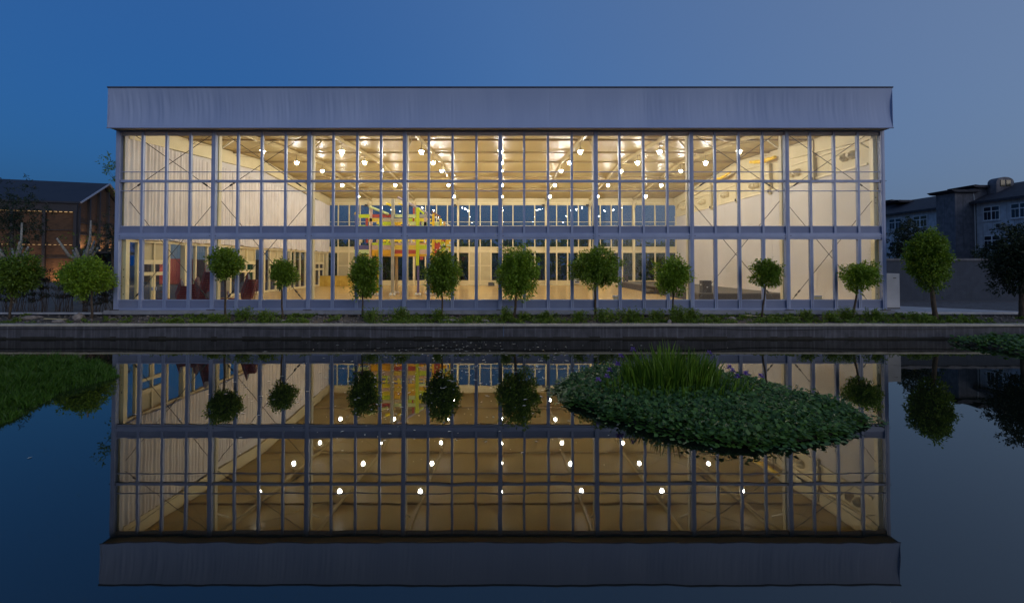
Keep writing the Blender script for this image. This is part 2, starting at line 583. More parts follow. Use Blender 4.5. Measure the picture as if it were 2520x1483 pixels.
# ================================================================== GLASS HALL
CX = -0.17
FY, BY = 25.3, 55.3           # front and back glazing planes
XL, XR = CX - 20, CX + 20
hall = thing('glass_hall', 'large lit glass hall with aluminium grid front and deep white fascia', 'glass hall', (CX, FY, 1.0))

bx('plinth', M['plinth'], hall, XL - 0.45, XR + 0.35, 24.98, 25.9, 0.60, 1.12)
bx('floor', M['floor'], hall, XL + .02, XR - .02, 25.9, BY + .1, 0.9, 1.10)
bx('side_plinth', M['plinth'], hall, XL - .25, XL + .018, 25.905, BY + .2, 0.6, 1.118)
bx('side_plinth', M['plinth'], hall, XR - .018, XR + .25, 25.905, BY + .2, 0.6, 1.118)
bx('back_plinth', M['plinth'], hall, XL - .2, XR + .2, BY + .205, BY + .6, 0.6, 1.116)

def wall_of_glass(face_y, sgn, al, pn, gl, main, doors=(), bars=True, front=True):
    """the 8-bay grid; sgn = which way the outer face looks (-1: to the camera)"""
    o = sgn
    def yy(a, b):
        p, q = face_y + o * a, face_y + o * b
        return (min(p, q), max(p, q))
    for i in range(9):
        x = XL + 5 * i
        y0, y1 = yy(-0.10, 0.13)
        bx('column', al, hall, x - 0.10, x + 0.10, y0, y1, 1.12, 10.50)
        if front:
            y0, y1 = yy(0.128, 0.145)
            bx('column_cover_strip', al, hall, x - 0.035, x + 0.035, y0, y1, 1.14, 10.46)
            bx('foot_plate', M['cable'], hall, x - 0.2, x + 0.2, *yy(0.131, 0.26), 1.121, 1.15)
            for zz in (4.98, 7.845):
                for s_ in (-1, 1):
                    bx('rail_bolt', M['cable'], hall, x + s_ * .15 - .03, x + s_ * .15 + .03, *yy(0.10, 0.125), zz - .012, zz + .012)
    for i in range(8):
        x0, x1 = XL + 5 * i + 0.10, XL + 5 * i + 4.90
        a = yy(-0.07, 0.09)
        bx('sill_rail', al, hall, x0, x1, *yy(-0.07, 0.10), 1.122, 1.22)
        bx('storey_rail', al, hall, x0, x1, *yy(-0.08, 0.115), 4.90, 5.06)
        bx('storey_rail_lip', al, hall, x0, x1, *yy(-0.06, 0.085), 4.80, 4.898)
        bx('storey_rail_lip', al, hall, x0, x1, *yy(-0.06, 0.085), 5.062, 5.13)
        bx('middle_rail', al, hall, x0, x1, *yy(-0.06, 0.10), 7.78, 7.905)
        bx('head_rail', al, hall, x0, x1, *yy(-0.06, 0.11), 10.44, 10.50)
        for k in range(4):
            g0 = XL + 5 * i + 1.25 * k
            e0 = g0 + (0.10 if k == 0 else 0.055)
            e1 = g0 + 1.25 - (0.10 if k == 3 else 0.055)
            f0 = g0 + (0.10 if k == 0 else 0.08)
            f1 = g0 + 1.25 - (0.10 if k == 3 else 0.08)
            isdoor = (i * 4 + k) in doors
            bx('base_panel', pn, hall, f0 + .002, f1 - .002, *yy(-0.02, 0.03), 1.222, 1.60)
            bx('sill_bead', al, hall, f0 + .002, f1 - .002, *yy(-0.045, 0.06), 1.602, 1.66)
            bx('spandrel_panel', pn, hall, e0 + .002, e1 - .002, *yy(-0.02, 0.03), 5.132, 5.45)
            bx('spandrel_bead', al, hall, e0 + .002, e1 - .002, *yy(-0.04, 0.05), 5.452, 5.50)
            bx('head_panel', M['head_panel'] if front else pn, hall, e0 + .002, e1 - .002, *yy(-0.02, 0.03), 10.242, 10.438)
            if isdoor:
                bx('door_leaf', M['tan_panel'], hall, f0 + .002, f1 - .002, *yy(-0.03, 0.0), 1.662, 3.30)
                bx('door_glass', gl, hall, f0 + .12, f1 - .12, *yy(0.001, 0.012), 1.9, 3.1)
                bx('transom_panel', M['tan_panel'], hall, f0 + .002, f1 - .002, *yy(-0.03, 0.0), 3.40, 4.79)
                bx('door_head', al, hall, f0 + .002, f1 - .002, *yy(-0.05, 0.06), 3.302, 3.398)
            else:
                bx('window_pane', gl, hall, f0 - .03, f1 + .03, *yy(-0.006, 0.006), 1.64, 4.82)
            bx('window_pane', gl, hall, e0 - .03, e1 + .03, *yy(-0.006, 0.006), 5.48, 7.80)
            bx('window_pane', gl, hall, e0 - .03, e1 + .03, *yy(-0.006, 0.006), 7.885, 10.26)
            if bars:
                bx('glazing_bar', al, hall, e0, e1, *yy(-0.03, 0.03), 7.315, 7.355)
                bx('glazing_bar', al, hall, e0, e1, *yy(-0.03, 0.03), 8.315, 8.355)
            if k:
                bx('mullion', al, hall, g0 - 0.055, g0 + 0.055, *yy(-0.065, 0.094), 5.13, 7.78)
                bx('mullion', al, hall, g0 - 0.055, g0 + 0.055, *yy(-0.065, 0.094), 7.905, 10.44)
                bx('mullion', al, hall, g0 - 0.08, g0 + 0.08, *yy(-0.065, 0.09), 1.22, 4.80)
                if front:
                    bx('mullion_groove', M['dark_rail'], hall, g0 - 0.006, g0 + 0.006, *yy(0.0905, 0.0935), 1.23, 4.79)

wall_of_glass(FY, -1, M['alu'], M['alu_panel'], M['glass'], True)
wall_of_glass(BY, 1, M['cream'], M['beige'], M['glass_far'], False, doors=(1, 2, 13, 14, 24, 25), bars=True, front=False)

for xe in (XL, XR):
    for (ya, yb) in ((FY + .101, FY + .62), (BY - .62, BY - .101)):
        bx('corner_panel', M['cream'], hall, xe - .06, xe - .02, ya, yb, 1.12, 10.6)
# structural columns just behind the front glass, and along both ends
for i in range(9):
    x = XL + 5 * i
    xx = x + (0.14 if i == 0 else (-0.14 if i == 8 else 0))
    bx('frame_column', M['cream'], hall, xx - 0.10, xx + 0.10, FY + 0.22, FY + 0.48, 1.10, 10.6)
    bx('frame_column', M['cream'], hall, xx - 0.10, xx + 0.10, BY - 0.50, BY - 0.22, 1.10, 10.6)
    for zz in (7.0, 6.7, 3.2, 2.8, 1.9):
        bx('bolt_head', M['cable'], hall, xx - .025, xx + .025, FY + .205, FY + .219, zz, zz + .05)

# roof: rafters, purlins, lining, outer membrane
EAVE, RIDGE = 11.08, 12.15
MIDY = (FY + BY) / 2
def roof_z(y, e=EAVE, r=RIDGE):
    return e + (r - e) * (1 - abs(y - MIDY) / (BY - FY) * 2)
def slope_part(name, m, x0, x1, ya, yb, depth_lo, depth_hi):
    mb = MB()
    vs_ = []
    for x in (x0, x1):
        for (y, d) in ((ya, depth_lo), (yb, depth_lo), (yb, depth_hi), (ya, depth_hi)):
            vs_.append((x - CX, y - FY, roof_z(y) - d - 1.0))
    mb.add(vs_, [(0, 1, 2, 3), (7, 6, 5, 4), (0, 4, 5, 1), (1, 5, 6, 2), (2, 6, 7, 3), (3, 7, 4, 0)])
    return mb.build(name, m, hall)
for i in range(9):
    x = XL + 5 * i
    w_ = 0.14 if i in (0, 8) else 0.07
    rm = M['beige'] if i in (0, 8) else M['rafter']
    if i == 0: x += 0.2
    if i == 8: x -= 0.2
    hi = 0.95 if i in (0, 8) else 0.30
    slope_part('rafter', rm, x - w_, x + w_, FY + .2, MIDY - .002, 0.06, hi)
    slope_part('rafter', rm, x - w_, x + w_, MIDY + .002, BY - .2, 0.06, hi)
    # knee braces
    xa = x
    MB().tube([(xa - CX, .4, 8.6), (xa - CX, 1.7, 9.45)], 0.05, 6).build('knee_brace', M['beige'], hall)
    MB().tube([(xa - CX, 29.6, 8.6), (xa - CX, 28.3, 9.45)], 0.05, 6).build('knee_brace', M['beige'], hall)
for i in range(8):
    x0, x1 = XL + 5 * i + .15, XL + 5 * i + 4.85
    if i == 0: x0 += .2
    if i == 7: x1 -= .2
    for y in np.arange(30.3, 55.0, 5.0):
        z = roof_z(y)
        bx('purlin', M['purlin'], hall, x0, x1, y - .045, y + .045, z - .18, z - .06)
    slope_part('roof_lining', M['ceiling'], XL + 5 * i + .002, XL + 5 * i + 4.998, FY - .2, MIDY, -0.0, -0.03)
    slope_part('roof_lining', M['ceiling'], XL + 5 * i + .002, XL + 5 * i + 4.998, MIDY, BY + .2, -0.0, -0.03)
    # roof cross cables in the end bays
    if i in (0, 1, 6, 7):
        for q in range(6):
            ya, yb = FY + .5 + q * 4.9, FY + .5 + (q + 1) * 4.9
            for (xa, xb) in ((x0, x1), (x1, x0)):
                MB().tube([(xa - CX, ya - FY, roof_z(ya) - 1.3), (xb - CX, yb - FY, roof_z(yb) - 1.3)], 0.014, 5).build('roof_cable', M['purlin'], hall)
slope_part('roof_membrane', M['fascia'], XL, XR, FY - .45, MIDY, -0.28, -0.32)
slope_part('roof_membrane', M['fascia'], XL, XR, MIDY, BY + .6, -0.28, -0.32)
# closure above the glass, front and back and at both gables
bx('eave_panel', M['beige'], hall, XL, XR, FY + .02, FY + .06, 10.502, 11.05)
bx('eave_panel', M['beige'], hall, XL, XR, BY - .06, BY - .02, 10.502, 11.05)
bx('eave_trim', M['cream'], hall, XL, XR, BY - .10, BY - .062, 10.50, 10.56)
for i in range(1, 32):
    x = XL + 1.25 * i
    bx('panel_joint', M['tan_panel'], hall, x - .012, x + .012, BY - .066, BY - .0605, 10.57, 11.0)

# deep fascia in front: a wrinkled stretched membrane on an upper and a lower rail
FZ0, FZ1, FFY = 10.47, 12.50, 24.52
def fascia_pt(u, v):
    # u along, v 0..1 up
    x = XL - 0.02 + u * 40.04
    side = abs(u - .5) * 2
    w_ = (0.35 + 0.65 * max(0, 1 - u * 2.4)) if u < .45 else 0.32 + 0.2 * math.sin(u * 9)
    wr = 0.035 * w_ * noise3(x * 2.6 + 0.5 * v, v * 0.5, 1.7) + 0.03 * w_ * noise3(x * 8.0 + 0.9 * v, v * 0.7, 9.1) + .012 * math.exp(-(((x - XL) % 5.0 - 2.5) / .03) ** 2)
    sag = 0.11 * math.sin(PI * v)
    y = FFY + (wr * math.sin(PI * min(max(v, .06), .94))) + sag
    pinch = 0.0 * math.sin(PI * v) * max(0, side - .985) / .015
    x += -pinch if u > .5 else 0
    return (x - CX, y - FY, FZ0 + (FZ1 - FZ0) * v - 1.0)
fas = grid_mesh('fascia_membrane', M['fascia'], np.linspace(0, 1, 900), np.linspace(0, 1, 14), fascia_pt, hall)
MB().tube([(-20.06, FFY - FY, FZ1 - 1.0 + .03), (20.06, FFY - FY, FZ1 - 1.0 + .03)], 0.045, 8).build('fascia_rail', M['dark_rail'], hall)
MB().tube([(-20.06, FFY - FY, FZ0 - 1.0 - .02), (20.06, FFY - FY, FZ0 - 1.0 - .02)], 0.035, 8).build('fascia_rail', M['alu'], hall)
bx('soffit', M['soffit'], hall, XL - .02, XR + .02, FFY + .03, FY + .015, 10.505, 10.54)
for s_ in (-1, 1):
    xe = XL - .03 if s_ < 0 else XR + .03
    mb = MB()
    a = [(xe - CX, FFY - FY, FZ0 - 1), (xe - CX, 32, FZ0 - 1 + .04), (xe - CX, 32, FZ1 - 1), (xe - CX, FFY - FY + .02, FZ1 - 1)]
    b = [(p[0] + .02 * s_, p[1], p[2]) for p in a]
    mb.add(a + b, [(0, 1, 2, 3), (7, 6, 5, 4), (0, 4, 5, 1), (1, 5, 6, 2), (2, 6, 7, 3), (3, 7, 4, 0)])
    mb.build('fascia_return', M['fascia'], hall)

# cross bracing just behind the front glass in the two end bays on either side
def brace(xa, za, xb, zb, y=FY + .35):
    a, b = Vector((xa - CX, y - FY, za - 1)), Vector((xb - CX, y - FY, zb - 1))
    d = (b - a)
    c = MB().tube([a, b], 0.016, 6).build('brace_cable', M['cable'], hall)
    for t in (0.10, 0.135):
        p = a + d * t
        MB().tube([p, p + d.normalized() * .16], [.045, .045], 6).build('turnbuckle', M['cable'], c)
for i in (0, 1, 6, 7):
    x0, x1 = XL + 5 * i + .15, XL + 5 * i + 4.85
    if i == 0: x0 += .1
    if i == 7: x1 -= .1
    brace(x0, 7.35, x1, 10.55); brace(x1, 7.35, x0, 10.55, FY + .39)
    brace(x0, 1.25, x1, 6.85); brace(x1, 1.25, x0, 6.85, FY + .39)

# left end wall: curtains above a row of cream framed doors and windows
YB = [FY + 5 * k for k in range(7)]
def curtain_bay(k):
    ya, yb = YB[k] + .02, YB[k + 1] - .02
    ph = random.random() * 9
    def fn(u, v):
        y = ya + (yb - ya) * u
        z = 4.88 + (10.35 - 4.88) * v
        f = 0.030 * math.sin(y * 21 + 1.3 * math.sin(y * 2.3 + ph)) + 0.022 * math.sin(y * 9.3 + ph) + 0.02 * noise3(y * 3, z * .5, ph)
        if v < .12:
            f += 0.06 * noise3(y * 2.1, z * 3, ph) * (1 - v / .12)
            z += 0.10 * noise3(y * 1.2, 0, ph + 3) * (1 - v / .12)
        return (XL + .30 + f - CX, y - FY, z - 1.0)
    grid_mesh('curtain', M['curtain'], np.linspace(0, 1, 150), np.linspace(0, 1, 16), fn, hall)
for k in range(6):
    curtain_bay(k)
bx('curtain_lining', M['white_panel'], hall, XL + .02, XL + .10, FY + .3, BY - .3, 4.98, 11.3)

def side_panel_wall(xw, inner):
    s_ = inner
    x = lambda a, b: (min(xw + s_ * a, xw + s_ * b), max(xw + s_ * a, xw + s_ * b))
    bx('side_head_rail', M['cream'], hall, *x(-.05, .16), FY + .5, BY - .5, 4.70, 4.90)
    for k in range(6):
        y0 = YB[k]
        if k: bx('side_column', M['cream'], hall, *x(.0, .28), y0 - .10, y0 + .10, 1.10, 4.698)
        for q in range(4):
            ya = y0 + 1.25 * q + (.06 if (k or q) else .5); yb = y0 + 1.25 * (q + 1) - .06
            if k == 5 and q == 3: yb -= .4
            bx('side_mullion', M['cream'], hall, *x(-.04, .12), yb, yb + .11, 1.122, 4.698)
            if k in (0, 2, 3, 5) and q in (1, 2):
                bx('transom_panel', M['tan_panel'], hall, *x(0, .03), ya, yb, 3.75, 4.69)
                bx('transom_rail', M['cream'], hall, *x(-.03, .10), ya, yb, 3.50, 3.748)
                bx('transom_window', M['glass_side'], hall, *x(.01, .02), ya, yb, 3.06, 3.498)
                bx('door_head', M['cream'], hall, *x(-.03, .10), ya, yb, 2.86, 3.058)
                bx('door_stile', M['cream'], hall, *x(-.02, .08), ya, ya + .10, 1.122, 2.858)
                bx('door_stile', M['cream'], hall, *x(-.02, .08), yb - .10, yb, 1.122, 2.858)
                bx('door_kick_rail', M['cream'], hall, *x(-.02, .08), ya + .102, yb - .102, 1.122, 1.30)
                bx('door_glass', M['glass_side'], hall, *x(.02, .03), ya + .10, yb - .10, 1.30, 2.86)
                bx('door_handle', M['alu'], hall, *x(.081, .13), (yb - .12 if q == 1 else ya + .06), (yb - .06 if q == 1 else ya + .12), 2.0, 2.2)
            else:
                bx('side_sill', M['cream'], hall, *x(-.03, .10), ya, yb, 1.122, 1.30)
                bx('side_window', M['glass_side'], hall, *x(.01, .02), ya - .005, yb + .02, 1.29, 4.72)
side_panel_wall(XL, 1)

# right end wall: white lining below, beige panels and air nozzles above
for k in range(6):
    ya, yb = YB[k] + (.32 if k == 0 else .004), YB[k + 1] - .004
    for q in range(2):
        a = ya + (yb - ya) * q / 2 + .003; b = ya + (yb - ya) * (q + 1) / 2 - .003
        bx('lining_panel', M['white_panel'], hall, XR - .20 + .004 * ((k + q) % 2), XR - .12, a, b, 1.101, 8.90)
    for q in range(8):
        a = ya + (yb - ya) * q / 8; b = ya + (yb - ya) * (q + 1) / 8
        bx('upper_panel', M['beige'], hall, XR - .17 + .004 * (q % 2), XR - .11, a + .004, b - .004, 8.905, min(roof_z(a), roof_z(b)) + .01)
    if k:
        bx('side_post', M['tan_panel'], hall, XR - .42, XR - .215, YB[k] - .11, YB[k] + .11, 8.6, 11.3)
        bx('rail_bracket', M['cable'], hall, XR - .5, XR - .425, YB[k] - .05, YB[k] + .05, 8.75, 8.95)
    bx('lining_rail', M['cream'], hall, XR - .30, XR - .215, YB[k] + (.6 if k == 0 else .12), YB[k + 1] - .12, 8.84, 8.94)
    bx('upper_rail', M['cream'], hall, XR - .30, XR - .215, YB[k] + (.6 if k == 0 else .12), YB[k + 1] - .12, 10.15, 10.23)
bx('end_wall_sheet', M['white_panel'], hall, XR - .06, XR - .0, FY + .3, BY - .3, 1.12, 11.25)
nozzle_prof = [(0.02, -.02), (0.12, -.05), (0.15, 0.0), (0.13, .06), (0.22, .08), (0.25, .12), (0.22, .17), (0.30, .19), (0.33, .24), (0.30, .30), (0.30, .42)]
nz_me = None
for y in (27.3, 32.4, 37.6, 42.6, 47.5, 52.4):
    for d in (-.33, .33):
        if nz_me is None:
            mb = MB(); mb.lathe([(r_, -z) for r_, z in nozzle_prof], 18, axis='x')
            o = mb.build('air_nozzle', M['cream'], hall, smooth=True); nz_me = o.data
            o.rotation_euler.z = PI
        else:
            o = link('air_nozzle', nz_me, hall); o.rotation_euler.z = PI
        o.scale = (1, .8, .8)
        o.location = (XR - .56 - CX, y + d - FY, 9.62 - 1)

# ================================================================== INSIDE THE HALL
# pendant lamps: five rows of seven under the rafters
ROWN = ['front', 'second', 'third', 'fourth', 'back']
lamp_meshes = None
for r_ in range(5):
    y = FY + 5 * (r_ + 1)
    for c in range(7):
        x = XL + 5 * (c + 1)
        z = roof_z(y) - 0.62 - 0.16
        t = thing('pendant_lamp', 'bright lit pendant lamp under the roof, %s from left in the %s row of lamps' % (ORD[c], ROWN[r_]), 'lamp', (x, y, z), 0, 'pendant lamps under the hall roof')
        if lamp_meshes is None:
            sh = MB().lathe([(0.02, .16), (0.05, .15), (0.06, .06), (0.10, .04), (0.19, -.02), (0.20, -.03), (0.185, -.02), (0.09, .03), (0.04, .045)], 18).build('lamp_shade', M['lamp_metal'], t, smooth=True)
            bm = bmesh.new(); bmesh.ops.create_icosphere(bm, subdivisions=2, radius=0.112)
            me = bpy.data.meshes.new('bulb'); bm.to_mesh(me); bm.free(); me.materials.append(M['bulb'])
            bl = link('bulb', me, t, (0, 0, -.12))
            rd = MB().tube([(0, 0, .15), (0, 0, .49)], .012, 6).build('hanger', M['cable'], t)
            lamp_meshes = (sh.data, bl.data, rd.data)
        else:
            link('lamp_shade', lamp_meshes[0], t); link('bulb', lamp_meshes[1], t, (0, 0, -.12)); link('hanger', lamp_meshes[2], t)

# dark speaker-like boxes high on the back columns
for n_, i in enumerate((1, 2, 3, 5, 6)):
    x = XL + 5 * i
    t = thing('loudspeaker', 'small dark loudspeaker on a back column near the ceiling, %s from left' % ORD[n_], 'loudspeaker', (x - .35, BY - .75, 10.0), 0, 'small loudspeakers on the back columns')
    MB().box(-.16, .16, -.12, .12, 0, .26).build('cabinet', M['black'], t)
    MB().tube([(.16, 0, .13), (.33, 0.2, .13)], .02, 6).build('bracket', M['black'], t)

# yellow tubes lying along the right end rafter
for n_, (ya, za, yb, zb, lab) in enumerate([(33.6, 11.52, 36.9, 11.86, 'thick yellow fabric tube slung along the right end rafter, nearer one'),
                                           (40.2, 11.75, 43.2, 11.58, 'thinner yellow fabric tube slung along the right end rafter, farther one')]):
    pts = []; rr = []
    for q in range(13):
        t_ = q / 12
        pts.append((18.95 + .05 * math.sin(q * 1.9), ya + (yb - ya) * t_, za + (zb - za) * t_ - .10 * math.sin(PI * t_) + .02 * math.sin(q * 2.3) - .55))
        rr.append((.15 if n_ == 0 else .12) * (0.75 + .25 * math.sin(PI * t_) + .08 * math.sin(q * 2.7)))
    tag(MB().tube(pts, rr, 10).build('yellow_tube', M['yellow_tube'], smooth=True), lab, 'tube', 'yellow tubes along the rafter')

# stacked banquet chairs behind the left glass
def chair_proto():
    root = empty('stacking_chair')
    fr = M['chair_red']
    mb = MB(); mb.prism([(-.20, -.21), (.20, -.21), (.215, .19), (-.215, .19)], .42, .475); mb.build('seat', M['chair_seat'], root)
    mb = MB()
    prof = []
    for a in np.linspace(0, PI, 11):
        prof.append((.19 * math.cos(a), .52 + .0 + .36 * math.sin(a) ** .75))
    prof = [(.17, .50)] + prof[0:] + [(-.17, .50)]
    n = len(prof)
    fy = lambda z: .20 + (z - .45) * .18
    vs_ = [(px, fy(pz) - .022, pz) for px, pz in prof] + [(px, fy(pz) + .022, pz) for px, pz in prof]
    mb.add(vs_, [tuple(range(n))[::-1], tuple(range(n, 2 * n))] + [(i, (i + 1) % n, (i + 1) % n + n, i + n) for i in range(n)])
    mb.build('backrest', M['chair_back'], root)
    mb = MB(); mb.tube([(px * 1.08, fy(pz), pz + .01) for px, pz in prof], .014, 6); mb.build('back_frame', fr, root)
    for sx in (-1, 1):
        MB().tube([(sx * .19, -.20, .43), (sx * .205, -.235, 0)], .0135, 6).build('leg', fr, root)
        MB().tube([(sx * .19, .215, .52), (sx * .195, .20, .40), (sx * .205, .27, 0)], .0135, 6).build('leg', fr, root)
        MB().tube([(sx * .195, -.205, .40), (sx * .195, .20, .40)], .012, 6).build('seat_rail', fr, root)
    MB().tube([(-.19, -.205, .395), (.19, -.205, .395)], .012, 6).build('seat_rail', fr, root)
    return root
ch0 = chair_proto()
first = [True]
def place_chair(x, y, z, rz, tilt, label):
    o = ch0 if first[0] else copy_tree(ch0)
    first[0] = False
    o.location = (x, y, z)
    o.rotation_euler = (tilt, 0, rz)
    tag(o, label, 'chair', 'dark red stacking chairs behind the left glass')
STACKS = [(-18.28, 27.55, 8, R(100), 'the low stack left of the tallest', .098),
          (-17.55, 27.75, 9, R(-95), 'the stack leaning beside the tallest', .098),
          (-16.98, 27.45, 15, R(85), 'the tallest stack', .105),
          (-14.52, 27.40, 11, R(100), 'the lone stack right of the second column', .105)]
for (x, y, n_, rz, lab, dz) in STACKS:
    for q in range(n_):
        lean = .035 * q
        place_chair(x - lean * math.sin(rz) * -.9 + random.uniform(-.012, .012), y + lean * -.9 * math.cos(rz), 1.10 + q * dz, rz + random.uniform(-.04, .04), 0,
                    'red chair, %s up in %s' % (ORD[q], lab))
place_chair(-19.15, 27.3, 1.10, R(175), 0, 'single chair seen from its back, left of all stacks')
place_chair(-16.55, 27.35, 1.10, R(200), 0, 'single chair with grey oval back right of the tallest stack')
place_chair(-15.95, 27.4, 1.10, R(20), 0, 'single chair behind the trunk of the umbrella shaped tree')
place_chair(-15.40, 27.6, 1.10, R(105), 0, 'single chair turned sideways right of the umbrella shaped tree trunk')

# gold draped counter by the far left corner
t = thing('draped_table', 'long counter under a gold cloth near the far left corner', 'table', (-18.35, 53.2, 1.10))
def cloth(u, v):
    per = [(-1.75, -.4), (1.75, -.4), (1.75, .4), (-1.75, .4), (-1.75, -.4)]
    L_ = [3.5, .8, 3.5, .8]; d = u * sum(L_)
    for i in range(4):
        if d <= L_[i] + 1e-6: break
        d -= L_[i]
    f_ = min(d / L_[i], 1)
    x_ = per[i][0] + (per[i + 1][0] - per[i][0]) * f_; y_ = per[i][1] + (per[i + 1][1] - per[i][1]) * f_
    fl = (1 - v) * .05 * math.sin(u * 8.6 * 9) + (1 - v) * .03 * math.sin(u * 8.6 * 23)
    return (x_ * (1 + fl * .25), y_ * (1 + fl), .02 + 1.08 * v)
grid_mesh('cloth_skirt', M['gold_cloth'], np.linspace(0, 1, 160), np.linspace(0, 1, 6), cloth, t)
MB().box(-1.76, 1.76, -.41, .41, 1.10, 1.13).build('cloth_top', M['gold_cloth'], t)

# stage along the right wall with loudspeakers and a step
t = thing('stage', 'long low dark stage platform along the right wall', 'stage', (15.0, 40.5, 1.10))
MB().box(-2.7, 2.7, -10.0, 10.5, .50, .58).build('deck', M['stage_top'], t)
MB().box(-2.66, 2.66, -9.96, -9.90, 0.0, .498).build('front_skirt', M['stage_side'], t)
MB().box(-2.66, -2.60, -9.898, 10.4, 0.0, .498).build('side_skirt', M['stage_side'], t)
MB().box(2.60, 2.66, -9.898, 10.4, 0.0, .498).build('side_skirt', M['stage_side'], t)
t = thing('stage_step', 'small dark step beside the stage', 'step', (11.9, 39.8, 1.10))
MB().box(-.35, .35, -.6, .6, .0, .16).build('lower_tread', M['stage_side'], t)
MB().box(-.02, .36, -.58, .58, .162, .32).build('upper_tread', M['stage_top'], t)
def speaker(x, y, z, w_, h, rz, lab):
    t = thing('stage_speaker', lab, 'loudspeaker', (x, y, z), rz, 'floor loudspeakers by the stage')
    MB().prism([(-w_ / 2, -.24), (w_ / 2, -.24), (w_ * .38, .26), (-w_ * .38, .26)], 0, h).build('cabinet', M['black'], t)
    MB().box(-w_ * .46, w_ * .46, -.262, -.242, .04, h - .04).build('grille', M['stage_side'], t)
    MB().box(-.05, .05, -.28, -.264, h * .42, h * .50).build('badge', M['lamp_metal'], t)
    for s_ in (-1, 1):
        MB().box(s_ * w_ * .44 - .012, s_ * w_ * .44 + .012, -.08, .10, h * .6, h * .72).build('side_handle', M['lamp_metal'], t)
speaker(12.95, 31.1, 1.68, .62, .78, R(8), 'black loudspeaker standing on the near end of the stage')
speaker(13.0, 51.6, 1.10, .55, 1.25, R(-10), 'black loudspeaker on the floor at the far end of the stage')
t = thing('floor_monitor', 'dark wedge monitor on the floor by the back glass doors', 'loudspeaker', (-1.35, 53.9, 1.10))
MB().add([(-.35, -.3, 0), (.35, -.3, 0), (.35, .3, 0), (-.35, .3, 0), (-.35, -.05, .38), (.35, -.05, .38), (.35, .3, .38), (-.35, .3, .38)],
         [(0, 3, 2, 1), (4, 5, 6, 7), (0, 1, 5, 4), (1, 2, 6, 5), (2, 3, 7, 6), (3, 0, 4, 7)]).build('cabinet', M['black'], t)
MB().box(-.30, .30, -.01, .27, .381, .39).build('top_plate', M['stage_side'], t)
for (x, lab) in ((6.15, 'small grey floor box behind the glass left of the stage'), (17.0, 'small grey floor box behind the glass near the right corner')):
    t = thing('floor_box', lab, 'box', (x, 26.3, 1.10), 0, 'grey floor boxes behind the front glass')
    MB().box(-.20, .20, -.15, .15, 0, .66).build('body', M['tan_panel'], t)
    MB().box(-.21, .21, -.16, .16, .662, .70).build('lid', M['alu'], t)
t = thing('wall_heater', 'small white box unit on the back glass wall right of centre', 'wall unit', (8.3, 54.9, 1.35))
MB().box(-.28, .28, -.12, .12, 0, .5).build('case', M['cabinet'], t)
MB().box(-.22, .22, -.13, -.121, .08, .2).build('vent', M['black'], t)

# colourful timber play house on stilts
PALL = {'lime': (.58, .66, .01), 'red': (.45, .07, .03), 'pale': (.62, .68, .28), 'tan': (.58, .47, .26), 'yellow': (.85, .66, .02), 'sun': (.88, .52, .01),
        'orange': (.80, .40, .01), 'pink': (.62, .42, .30), 'purple': (.12, .10, .22), 'peach': (.66, .36, .12), 'grey': (.38, .35, .26), 'mustard': (.76, .52, .05),
        'lilac': (.36, .30, .33), 'white': (.72, .68, .58), 'brown': (.30, .13, .05)}
PM = {k_: mat('painted_board_' + k_, v_, tuple(min(1, c * 1.12) for c in v_), scale=3, rough=0.5) for k_, v_ in PALL.items()}
PY = 37.0
play = thing('play_house', 'tall colourful timber play house on stilts inside the hall', 'play house', (-7.8, PY, 1.10))
def zp(x, y, base=500):
    sx = (880 + x / 7.875) / 1.0317; sy = (base + y / 7.875) / 1.0317
    s_ = 1190 / PY
    return ((sx - 1239) / s_, 3.5 + (650 - sy) / s_)
def board(c, x0, y0, x1, y1, base=500, dy=0.0, th=.06, name='board'):
    a, z1 = zp(x0, y0, base); b, z0 = zp(x1, y1, base)
    bx(name, PM[c], play, a, b, PY + dy, PY + dy + th, z0, z1)
def beam(c, p, q, w_=.13, name='roof_pole', base=500, dy0=0.0, dy1=0.0):
    a, za = zp(*p, base); b, zb = zp(*q, base)
    MB().tube([(a + 7.8, dy0, za - 1.1), (b + 7.8, dy1, zb - 1.1)], w_ / 2, 6).build(name, PM[c], play)
def post(c, x0, x1, ztop_y, zbot, dy=0.0, base=500, foot=True):
    a, zt = zp(x0, ztop_y, base); b, _ = zp(x1, ztop_y, base)
    bx('post', PM[c], play, a, b, PY + dy, PY + dy + .16, zbot, zt)
    if foot:
        cx_ = (a + b) / 2
        mb = MB()
        for (dx_, r2) in ((-.14, .13), (.12, .12)):
            mb.lathe([(0.01, .0), (r2 * .9, .02), (r2, .1), (r2 * .7, .19), (.02, .23)], 10, (cx_ + dx_ + 7.8, dy + .05, 0))
        mb.build('padded_foot', PM['white'], play, smooth=True)
